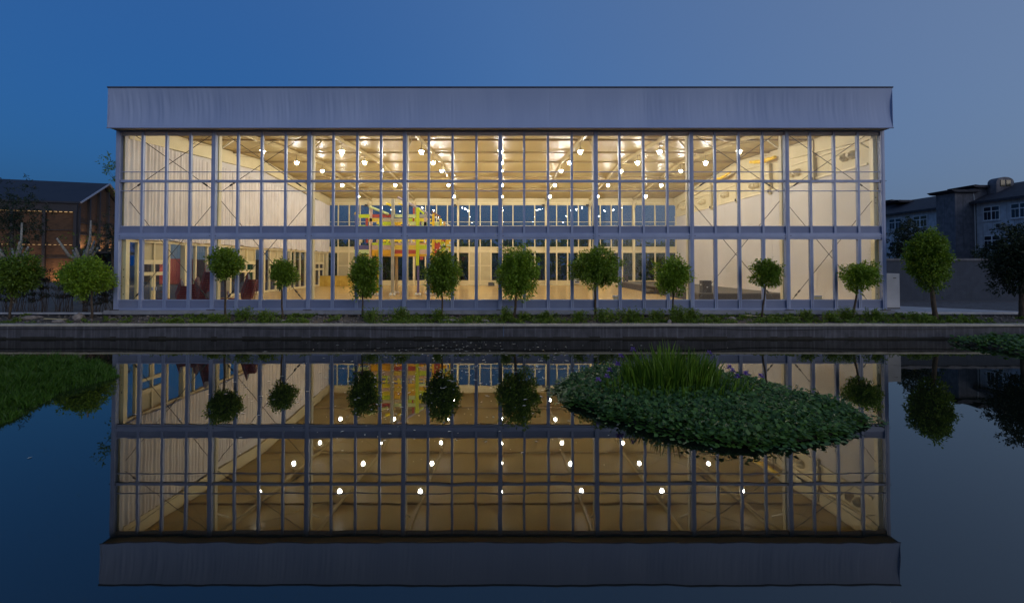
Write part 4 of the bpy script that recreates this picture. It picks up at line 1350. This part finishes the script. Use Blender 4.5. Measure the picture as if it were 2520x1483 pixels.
def mound(poly, hfun, name, m, label):
    poly = np.array(poly, float)
    c = poly.mean(0)
    rings = [1.0, .93, .8, .55, .25]
    P = []
    for r_ in rings:
        for p in poly:
            q = c + (p - c) * r_
            P.append((q[0], q[1], -.06 if r_ == 1.0 else 0))
    P = np.array(P)
    d = signed(poly, P[:, :2])
    for i in range(len(poly), len(P)):
        P[i, 2] = max(hfun(P[i, 0], P[i, 1], d[i]) - .10, -.03)
    n = len(poly); F = []
    for k in range(len(rings) - 1):
        for i in range(n):
            F.append((k * n + i, k * n + (i + 1) % n, (k + 1) * n + (i + 1) % n, (k + 1) * n + i))
    mb = MB(); mb.add([tuple(p) for p in P], F + [tuple((len(rings) - 1) * n + i for i in range(n))])
    tag(mb.build(name, m, smooth=True), label, 'mound', kind='structure')

ISL = [(1.45, 13.66), (1.62, 12.4), (2.35, 11.1), (3.05, 10.2), (3.75, 9.72), (4.75, 9.35), (5.6, 9.42), (6.7, 9.85), (8.1, 10.75), (8.35, 11.4), (7.9, 12.3), (7.45, 13.6), (6.7, 15.0), (5.4, 16.1), (4.1, 16.2), (3.0, 15.7), (2.0, 14.8)]
hI = lambda x, y, d: .05 + .30 * (1 - math.exp(-max(d, 0) * 2.4)) + .035 * noise3(x * 1.6, y * 1.6, 2)
mound(ISL, hI, 'island_soil', M['mud'], 'dark mud under the floating plant island')
bed_leaves(ISL, 38000, hI, .048, M['mat_leaf'], 'island_plants', 'thick carpet of round dark green leaves on the pond island', 'water plants', 3)
LB = [(-12.05, 15.2), (-12.0, 14.4), (-12.15, 13.4), (-11.85, 12.6), (-11.35, 11.6), (-11.0, 10.9), (-10.9, 10.2), (-14, 9.0), (-22, 10), (-22, 17.3), (-17.2, 17.6), (-14.8, 17.2), (-13.2, 16.4)]
RB = [(20.2, 21.9), (20.0, 20.9), (20.3, 19.9), (20.0, 18.9), (19.6, 18.0), (22, 17.0), (30, 17.2), (30, 22.5), (24, 22.6), (21.5, 22.55)]
hR = lambda x, y, d: .05 + .26 * (1 - math.exp(-max(d, 0) * 2.6)) + .03 * noise3(x * 1.6, y * 1.6, 2)
mound(RB, hR, 'bank_soil', M['mud'], 'dark mud under the plants at the right pond edge')
bed_leaves(RB, 9000, hR, .07, M['mat_leaf'], 'edge_plants', 'bed of round green leaves in the pond at the right edge', 'water plants', 6)
hL = lambda x, y, d: .04 + .16 * (1 - math.exp(-max(d, 0) * 3)) + .03 * noise3(x * 1.2, y * 1.2, 2)
mound(LB, hL, 'grass_bank', M['mud'], 'dark mud under the grass bed at the left')

def grass(poly, n, hfun, name, label, seed, hmin=.16, hmax=.36):
    rng = np.random.default_rng(seed)
    poly = np.array(poly); lo, hi = poly.min(0), poly.max(0)
    Q = np.zeros((0, 3))
    while len(Q) < n:
        pts = rng.uniform(lo, hi, size=(n, 2)); d = signed(poly, pts) + np.array([.2 * noise3(p[0] * 1.5, p[1] * 1.5, 1) for p in pts])
        k = (d > -.05) & (pts[:, 0] > -19)
        Q = np.concatenate([Q, np.stack([pts[k, 0], pts[k, 1], d[k]], axis=1)])
    Q = Q[:n]
    z0 = np.array([hfun(*q) for q in Q]) - .09
    h = rng.uniform(hmin, hmax, n) * np.clip(.55 + Q[:, 2], .45, 1) * np.array([.75 + .9 * noise3(q[0] * 1.7, q[1] * 1.7, 4) + .5 * noise3(q[0] * 5, q[1] * 5, 8) for q in Q]).clip(.35, 1.5)
    a = rng.uniform(0, 2 * PI, n); lean = rng.uniform(.1, .75, n) * h
    b = rng.uniform(0, 2 * PI, n); w_ = rng.uniform(.007, .014, n)
    sx, sy = np.cos(b) * w_, np.sin(b) * w_
    V = np.empty((n, 5, 3))
    for k, (f_, ww, lf) in enumerate(((0, 1, 0), (0, -1, 0), (.62, -.8, .35), (1, 0, 1), (.62, .8, .35))):
        V[:, k, 0] = Q[:, 0] + sx * ww + np.cos(a) * lean * lf
        V[:, k, 1] = Q[:, 1] + sy * ww + np.sin(a) * lean * lf
        V[:, k, 2] = z0 + h * f_
    F = np.arange(n * 5).reshape(n, 5)
    tag(npmesh(name, V.reshape(-1, 3), F, M['grass']), label, 'grass', kind='stuff')
grass(LB, 60000, hL, 'grass_bed', 'thick green grass bed at the left pond edge', 8)

# iris clump on the island
iris = thing('iris_clump', 'tall clump of sword leaved iris with purple flowers on the pond island', 'iris', (4.4, 12.7, .30))
def blades(n, cx_, cy_, rx, ry, h0, h1, seed, name):
    rng = np.random.default_rng(seed)
    a = rng.uniform(0, 2 * PI, n); rr = np.sqrt(rng.random(n))
    bx_, by_ = cx_ + np.cos(a) * rr * rx, cy_ + np.sin(a) * rr * ry
    h = rng.uniform(h0, h1, n) * (1.08 - .45 * rr ** 1.5)
    out = np.arctan2(by_ - cy_, bx_ - cx_) + rng.normal(size=n) * .7
    lean = h * rng.uniform(.04, .32, n) * (.4 + rr)
    t = rng.uniform(0, PI, n); w_ = rng.uniform(.013, .025, n)
    V = np.empty((n, 8, 3))
    for k, (f_, ww, lf) in enumerate(((0, 1, 0), (.4, 1, .15), (.75, .75, .5), (1, .08, 1), (1, -.08, 1), (.75, -.75, .5), (.4, -1, .15), (0, -1, 0))):
        V[:, k, 0] = bx_ + np.cos(t) * w_ * ww + np.cos(out) * lean * lf
        V[:, k, 1] = by_ + np.sin(t) * w_ * ww + np.sin(out) * lean * lf
        V[:, k, 2] = -.06 + h * f_ - .10 * lean * lf ** 2
    F = []
    b = np.arange(n)[:, None] * 8
    F = np.concatenate([b + np.array([0, 1, 6, 7]), b + np.array([1, 2, 5, 6]), b + np.array([2, 3, 4, 5])])
    return npmesh(name, V.reshape(-1, 3), F, M['iris_leaf'], iris)
blades(820, 0, .1, 1.22, .8, .55, 1.28, 2, 'sword_leaves')
blades(420, .0, -.2, 1.9, 1.2, .30, .62, 4, 'outer_leaves')
def flower(x, y, z):
    st = MB().tube([(x, y, 0), (x + .02, y, z)], .008, 5).build('flower_stem', M['iris_leaf'], iris)
    P = np.repeat(np.array([[x + .02, y, z]]), 9, axis=0)
    D = np.array([[math.cos(k * .7), math.sin(k * .7), (.9 if k % 2 else -.35)] for k in range(9)])
    V, F = leaves(P, D, np.full(9, .095), np.full(9, .06))
    npmesh('flower', V, F, M['iris_flower'], st)
for (x, y, z) in [(-1.45, -.1, .62), (-1.62, .1, .42), (-1.75, -.2, .33), (-1.28, .3, .75), (-2.0, -.25, .25), (1.05, .2, .86), (1.42, -.15, .55), (1.40, -.6, .42), (1.62, .1, .40), (1.9, -.1, .38), (2.2, -.2, .33), (-.95, .3, .92), (2.05, .3, .28)]:
    flower(x, y, z)

# bits of leaf floating on the still water
VV = []; n = 460
rngp = np.random.default_rng(77)
C = np.stack([rngp.normal(-1.6, 3.0, n), 8.5 + 13.5 * rngp.random(n) ** .8, np.full(n, .006)], axis=1)
a = rngp.uniform(0, 2 * PI, n); L_ = rngp.uniform(.02, .09, n) * np.clip(C[:, 1] / 15, .5, 1.2); W_ = L_ * rngp.uniform(.25, .5, n)
V = np.empty((n, 4, 3))
for k, (f_, g_) in enumerate(((-1, 0), (0, -1), (1, 0), (0, 1))):
    V[:, k] = C + np.stack([np.cos(a) * f_ * L_ - np.sin(a) * g_ * W_, np.sin(a) * f_ * L_ + np.cos(a) * g_ * W_, np.full(n, 0.004 * (k % 2))], axis=1)
tag(npmesh('floating_leaves', V.reshape(-1, 3), np.arange(n * 4).reshape(n, 4), M['petal']), 'pale fallen petals and leaf bits floating on the pond', 'leaves', kind='stuff')

# ================================================================== NEIGHBOURS
# brown slatted hall on the left, lit from within its eaves
M['mesh_brown'] = mat('brown_brick_cladding', (0.055, 0.03, 0.018), (0.10, 0.055, 0.03), scale=2.0, rough=0.85, stretch=(1, 1, 3))
M['roof_dark'] = mat('dark_sheet_roof', (0.012, 0.014, 0.022), (0.018, 0.020, 0.030), scale=0.5, rough=0.6)
M['post_dark'] = mat('dark_cladding_post', (0.025, 0.024, 0.03), rough=0.6)
M['strip'] = emit('warm_strip_light', (1.0, 0.62, 0.28), 0.6)
M['verge'] = mat('grey_verge_trim', (0.22, 0.24, 0.30), rough=0.5)
bh_x, bh_y = -61.7, 70.0
ang = math.atan2(-16, 5.4) + PI / 2       # local x = along gable end (away), see below
brown = thing('brown_hall', 'long dark roofed hall with brown slatted walls and warm light strips', 'hall', (bh_x, bh_y, .95))
gd = Vector((-5.4, 16, 0)).normalized()      # gable end direction (away from the camera)
ld = Vector((-16, -5.4, 0)).normalized()     # long wall direction (to the left)
GW, LLEN, EH, RH = 16.9, 46.0, 11.4, 15.35
def bp(a, b, z):
    """a metres along the long wall, b metres along the gable end"""
    v = ld * a + gd * b
    return (v.x, v.y, z)
def bbox(name, m, a0, a1, b0, b1, z0, z1, parent=brown):
    c = [bp(a, b, z) for z in (z0, z1) for (a, b) in ((a0, b0), (a1, b0), (a1, b1), (a0, b1))]
    return MB().add(c, [(0, 3, 2, 1), (4, 5, 6, 7), (0, 1, 5, 4), (1, 2, 6, 5), (2, 3, 7, 6), (3, 0, 4, 7)]).build(name, m, parent)
bbox('long_wall', M['mesh_brown'], .3, LLEN, .30, .6, 0, EH)
mb = MB()
g0 = [bp(.3, .3, 0), bp(.3, GW - .3, 0), bp(.3, GW - .3, EH - .2), bp(.3, GW / 2, RH - .4), bp(.3, .3, EH - .2)]
g1 = [bp(.6, .3, 0), bp(.6, GW - .3, 0), bp(.6, GW - .3, EH - .2), bp(.6, GW / 2, RH - .4), bp(.6, .3, EH - .2)]
mb.add(g0 + g1, [(0, 1, 2, 3, 4), (9, 8, 7, 6, 5)] + [(i, (i + 1) % 5, (i + 1) % 5 + 5, i + 5) for i in range(5)])
mb.build('gable_wall', M['mesh_brown'], brown)
for s_ in (0, 1):
    q = [bp(-.4, -.4 if s_ == 0 else GW + .4, EH - .1), bp(LLEN, -.4 if s_ == 0 else GW + .4, EH - .1), bp(LLEN, GW / 2, RH), bp(-.4, GW / 2, RH)]
    q2 = [(p[0], p[1], p[2] + .25) for p in q]
    MB().add(q + q2, [(0, 1, 2, 3), (7, 6, 5, 4), (0, 4, 5, 1), (1, 5, 6, 2), (2, 6, 7, 3), (3, 7, 4, 0)]).build('roof_slope', M['roof_dark'], brown)
    e0 = bp(-.55, -.5 if s_ == 0 else GW + .5, EH + .05); e1 = bp(-.55, GW / 2, RH + .17)
    MB().tube([e0, e1], .14, 6).build('verge_trim', M['verge'], brown)
bbox('eave_band', M['post_dark'], .1, LLEN, -.1, .28, EH - 1.25, EH - .12)
for q in range(12):
    a = .15 + q * 3.6
    bbox('cladding_post', M['post_dark'], a, a + .35, -.12, .29, 0, EH - 1.26)
for z in (3.4, 7.4):
    bbox('cladding_rail', M['post_dark'], .5, LLEN, .12, .295, z, z + .12)
    for q in range(13):
        pass
for q in range(60):
    a = .7 + q * .6
    bbox('strip_lamp', M['strip'], a, a + .34, .02, .10, EH - 1.36, EH - 1.27)
for q in range(40):
    a = .7 + q * .6
    bbox('strip_lamp', M['strip'], a, a + .3, .02, .08, 5.30, 5.36)
for q in range(6):
    b = .3 + q * 3.1
    hq = EH - .5 + (RH - EH) * (1 - abs(b - GW / 2) / (GW / 2))
    bbox('cladding_post', M['post_dark'], -.05, .295, b, b + .35, 0, hq)
for z in (6.9, 8.6):
    bbox('cladding_rail', M['post_dark'], .12, .295, .4, GW - .4, z, z + .1)
bbox('canopy', M['post_dark'], -3.2, .29, 4.0, GW, 4.2, 4.6)
bbox('door', M['post_dark'], .2, .295, 9.5, 11.6, 0, 3.2)
bbox('window', M['post_dark'], 8.3, 10.6, .18, .295, 2.2, 4.6)
for q in range(5):
    lx = bbox('wall_washer', M['strip'], -.9, -.7, 1.6 + q * 3.1, 1.9 + q * 3.1, 4.62, 4.74)
    ld_ = bpy.data.lights.new('wall_washer_light', 'SPOT'); ld_.energy = 260; ld_.color = (1, .66, .32); ld_.spot_size = R(110); ld_.shadow_soft_size = .15
    lo_ = bpy.data.objects.new('wall_washer_light', ld_); COL.objects.link(lo_); lo_.parent = lx
    p = bp(-.8, 1.75 + q * 3.1, 4.85); lo_.location = p
    d = (ld * 1.0 + Vector((0, 0, 1.5))).normalized(); lo_.rotation_euler = d.to_track_quat('-Z', 'Y').to_euler()
for q in range(5):  # added up-lights standing in for the warm glow through the cladding
    lx = bbox('wall_washer', M['strip'], 2.0 + q * 3.6, 2.3 + q * 3.6, -1.3, -1.1, .05, .15)
    ld_ = bpy.data.lights.new('wall_washer_light', 'SPOT'); ld_.energy = 420; ld_.color = (1, .58, .25); ld_.spot_size = R(120); ld_.shadow_soft_size = .15
    lo_ = bpy.data.objects.new('wall_washer_light', ld_); COL.objects.link(lo_); lo_.parent = lx
    p = bp(2.15 + q * 3.6, -1.2, .3); lo_.location = p
    d = (gd * 1.0 + Vector((0, 0, 1.1))).normalized(); lo_.rotation_euler = d.to_track_quat('-Z', 'Y').to_euler()

# annex and red container seen through the left side glass
M['teal'] = mat('pale_corrugated_wall', (0.32, 0.40, 0.42), (0.42, 0.50, 0.52), scale=1, rough=0.6)
M['red'] = mat('red_container_paint', (0.28, 0.025, 0.02), (0.36, 0.05, 0.035), scale=1.2, rough=0.55)
M['green_door'] = mat('green_door_paint', (0.03, 0.16, 0.05), rough=0.5)
M['white_frame'] = mat('white_window_frame', (0.62, 0.64, 0.66), rough=0.5)
M['dark_glass'] = mat('dark_window_glass', (0.015, 0.02, 0.03), rough=0.06, spec=0.6)
M['annex_wall'] = mat('brown_rendered_wall', (0.12, 0.07, 0.045), (0.18, 0.11, 0.07), scale=1.5, rough=0.8)
an = thing('annex', 'two storey annex with pale corrugated upper wall beyond the left side glass', 'building', (-42, 70, .95))
MB().box(-10, 16, 0, 8, 0, 3.2).build('lower_wall', M['annex_wall'], an)
mb = MB()
for q in range(65):
    mb.box(-10 + q * .4, -10 + q * .4 + .2, -.06, .0, 3.25, 6.6)
mb.box(-10, 16, .0, 8, 3.2, 6.7).build('upper_wall', M['teal'], an)
for q in range(6):
    xw = -8.5 + q * 4.1
    f = MB().box(xw, xw + 1.5, -.12, -.062, 4.0, 5.8).build('window_frame', M['white_frame'], an)
    MB().box(xw + .1, xw + .70, -.135, -.121, 4.1, 5.7).build('pane', M['dark_glass'], f)
    MB().box(xw + .80, xw + 1.4, -.135, -.121, 4.1, 5.7).build('pane', M['dark_glass'], f)
for q in range(4):
    xw = -6.5 + q * 5.5
    MB().box(xw, xw + 1.2, -.05, -.002, 0.0, 2.5).build('door', M['green_door'], an)
MB().box(-10.3, 16.3, -.5, 8.3, 6.702, 6.95).build('roof', M['roof_dark'], an)
yl = thing('yard_lamp', 'lit twin globe lamp post in the yard beyond the left side glass', 'lamp post', (-42.6, 56.5, .965))
MB().tube([(0, 0, 0), (0, 0, 2.9)], [.07, .045], 8).build('pole', M['post_dark'], yl)
MB().tube([(-.3, 0, 2.85), (.3, 0, 2.85)], .03, 6).build('crossbar', M['post_dark'], yl)
for sx in (-1, 1):
    g_ = MB().lathe([(.01, -.16), (.11, -.12), (.16, 0), (.11, .12), (.01, .16)], 14, (sx * .3, 0, 3.05)).build('globe', emit('globe_lamp', (1, .74, .45), 8.0), yl, smooth=True)
    ld_ = bpy.data.lights.new('globe_light', 'POINT'); ld_.energy = 150; ld_.color = (1, .80, .55); ld_.shadow_soft_size = .2
    lo_ = bpy.data.objects.new('globe_light', ld_); COL.objects.link(lo_); lo_.parent = g_; lo_.location = (sx * .3, -.12, 2.62)
rc = thing('container', 'red corrugated container standing in the yard left of the hall', 'container', (-40.6, 60.5, .965), R(8))
MB().box(-1.6, 1.6, -1.2, 1.2, 0.12, 3.1).build('body', M['red'], rc)
for q in range(13):
    MB().box(-1.55 + q * .25, -1.43 + q * .25, -1.24, -1.201, .2, 3.0).build('rib', M['red'], rc)
MB().box(-1.62, 1.62, -1.25, 1.25, 3.102, 3.2).build('roof', M['red'], rc)
MB().box(-1.62, 1.62, -1.22, 1.22, 0.0, .118).build('base_frame', M['black'], rc)

# old tiled house on the right
M['old_wall'] = concmat('stained_render', (0.34, 0.37, 0.42), (0.48, 0.52, 0.57), (0.16, 0.17, 0.19))
M['old_dark'] = concmat('stained_dark_render', (0.085, 0.085, 0.10), (0.15, 0.15, 0.17), (0.06, 0.06, 0.07))
M['tile'] = mat('dark_roof_tile', (0.024, 0.024, 0.032), (0.045, 0.045, 0.055), scale=2.5, rough=0.8, bump=.5, bscale=5)
M['curtained_pane'] = mat('curtained_window_glass', (0.05, 0.05, 0.035), (0.10, 0.09, 0.05), scale=3, rough=0.15)  # dull yellow base colour of the curtained panes
M['ac'] = mat('air_conditioner_case', (0.36, 0.37, 0.38), rough=0.5)
M['solar'] = mat('solar_tank_steel', (0.06, 0.13, 0.22), rough=0.3)
HX = 53.5
old = thing('old_house', 'old grey rendered house with dark tiled roofs and white windows', 'house', (HX, 56, .95))
def ob(name, m, x0, x1, y0, y1, z0, z1, parent=None):
    p = parent or old
    return bx(name, m, p, x0, x1, y0, y1, z0, z1)
ob('wall', M['old_wall'], HX, HX + 8, 40.0, 54.6, .95, 10.45)
ob('wall', M['old_wall'], HX + .6, HX + 8, 57.2, 78.0, .95, 10.45)
ob('fire_wall', M['old_dark'], 51.2, HX + 7, 54.7, 57.1, .95, 11.6)
ob('fire_wall_step', M['old_dark'], HX - .2, HX + 7, 54.72, 57.08, 11.602, 12.1)
def roof(y0, y1, x0, nm='roof'):
    mb = MB()
    prof = [(x0 - .7, 10.25), (x0 + 4, 12.35), (x0 + 8.7, 10.25), (x0 + 8.7, 10.5), (x0 + 4, 12.65), (x0 - .7, 10.5)]
    vs_ = [(px - HX, y - 56, pz - .95) for y in (y0, y1) for px, pz in prof]
    mb.add(vs_, [(0, 1, 4, 5), (1, 2, 3, 4), (11, 10, 7, 6), (10, 9, 8, 7)] + [(i, (i + 1) % 6, (i + 1) % 6 + 6, i + 6) for i in range(6)])
    return mb.build(nm, M['tile'], old)
roof(39.5, 54.68, HX); roof(57.12, 78.6, HX + .6)
# tile ridges, caps with upturned ends on the fire wall
def cap(x0, x1, y0, y1, z):
    pts = [(x0 - .55 - HX, z + .35), (x0 - .2 - HX, z + .12), (x0 + .2 - HX, z + .08), (x1 - HX, z + .08), (x1 - HX, z + .34), (x0 + .2 - HX, z + .36), (x0 - .2 - HX, z + .42)]
    n = len(pts)
    vs_ = [(px, y0 - 56, pz - .95) for px, pz in pts] + [(px, y1 - 56, pz - .95) for px, pz in pts]
    MB().add(vs_, [tuple(range(n))[::-1], tuple(range(n, 2 * n))] + [(i, (i + 1) % n, (i + 1) % n + n, i + n) for i in range(n)]).build('wall_cap', M['tile'], old)
cap(51.0, HX + .2, 54.3, 57.5, 11.56); cap(HX - .1, HX + 7.2, 54.3, 57.5, 12.06)
cap(HX + 2.2, HX + 6, 67.5, 70, 12.1); cap(HX + 3.2, HX + 7, 70.2, 73, 12.5)
mb = MB()
arch = [(1.0 * math.cos(a), .85 * math.sin(a) ** .6 if math.sin(a) > 0 else 0) for a in np.linspace(0, PI, 13)]
arch = [(1.0, -1.5)] + arch + [(-1.0, -1.5)]
n = len(arch)
mb.add([(px + 2.3, -2.4, pz + 11.4) for px, pz in arch] + [(px + 2.3, -1.4, pz + 11.4) for px, pz in arch], [tuple(range(n))[::-1], tuple(range(n, 2 * n))] + [(i, (i + 1) % n, (i + 1) % n + n, i + n) for i in range(n)])
dm = mb.build('dormer', M['old_dark'], old)
MB().box(1.75, 2.22, -2.46, -2.41, 11.2, 11.9).build('dormer_window', M['curtained_pane'], dm)
MB().box(2.38, 2.85, -2.46, -2.41, 11.2, 11.9).build('dormer_window', M['curtained_pane'], dm)
def oldwin(x, y0, w_, z0, h, lit=False):  # lit only picks the yellowish curtained pane colour
    f = ob('window', M['white_frame'], x - .05, x - .003, y0, y0 + w_, z0, z0 + h)
    def pane(a, b, c, d):
        ob('pane', M['curtained_pane'] if lit else M['dark_glass'], x - .065, x - .051, y0 + a * w_, y0 + b * w_, z0 + c * h, z0 + d * h, f)
    for s_ in (0, .5):
        pane(s_ + .04, s_ + .46, .68, .95)
        pane(s_ + .04, s_ + .235, .06, .62); pane(s_ + .265, s_ + .46, .06, .62)
    ob('sill', M['old_wall'], x - .14, x - .052, y0 - .08, y0 + w_ + .08, z0 - .1, z0 - .002, f)
for z0 in (8.3, 5.1, 2.2):
    for y0 in (41.2, 45.2, 49.1, 52.0):
        oldwin(HX, y0, 1.75, z0, 1.55)
    for q, y0 in enumerate((58.2, 61.6, 65.6, 70.5)):
        oldwin(HX + .6, y0, 2.1, z0, 1.5, lit=(q == 1 and z0 > 8))
for (x, y, z) in ((HX, 51.4, 7.35), (HX, 47.6, 7.3), (HX, 44.2, 7.3), (HX, 51.2, 4.1), (HX + .6, 60.7, 7.3), (HX + .6, 64.4, 7.2), (HX, 44.4, 4.2)):
    a = ob('air_conditioner', M['ac'], x - .55, x - .15, y, y + .8, z, z + .58)
    ob('fan_grille', M['black'], x - .565, x - .551, y + .1, y + .5, z + .08, z + .48, a)
    ob('bracket', M['black'], x - .5, x - .002, y + .05, y + .75, z - .06, z - .003, a)
MB().tube([(-.12, -1.35, 0.2), (-.12, -1.35, 9.0), (-.2, -1.3, 10.8)], .06, 8).build('drain_pipe', M['ac'], old)
MB().tube([(2.2, -13, 11.75), (2.2, -5.5, 11.75)], .26, 12).build('solar_tank', M['solar'], old)
for q in range(4):
    MB().tube([(2.2, -12.5 + q * 1.7, 11.5), (2.4, -12.5 + q * 1.7, 10.3)], .04, 5).build('tank_leg', M['black'], old)

# yard wall and white cabinet right of the hall
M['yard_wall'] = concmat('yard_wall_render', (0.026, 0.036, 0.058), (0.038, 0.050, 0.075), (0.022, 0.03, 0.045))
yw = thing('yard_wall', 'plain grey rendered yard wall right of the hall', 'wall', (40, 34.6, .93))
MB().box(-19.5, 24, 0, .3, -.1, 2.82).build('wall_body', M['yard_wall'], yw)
MB().box(-19.6, 24.1, -.08, .38, 2.822, 2.98).build('coping', M['old_dark'], yw)
cb = thing('equipment_cabinet', 'tall white equipment cabinet beside the right corner of the hall', 'cabinet', (21.35, 27.2, 1.035))
MB().box(-.9, .62, -.35, .35, .06, 1.95).build('body', M['cabinet'], cb)
MB().box(-.86, .58, -.365, -.351, 1.04, 1.90).build('upper_door', M['cabinet'], cb)
MB().box(-.86, .58, -.365, -.351, .12, 1.02).build('lower_door', M['cabinet'], cb)
MB().box(-.9, .62, -.36, .36, 0, .058).build('base', M['black'], cb)
MB().box(.25, .42, -.375, -.366, 1.68, 1.72).build('handle', M['black'], cb)
MB().tube([(.62, -.1, 1.6), (.76, -.1, 1.4), (.8, -.1, .9), (.68, -.1, .35)], .03, 7).build('hose', M['black'], cb)
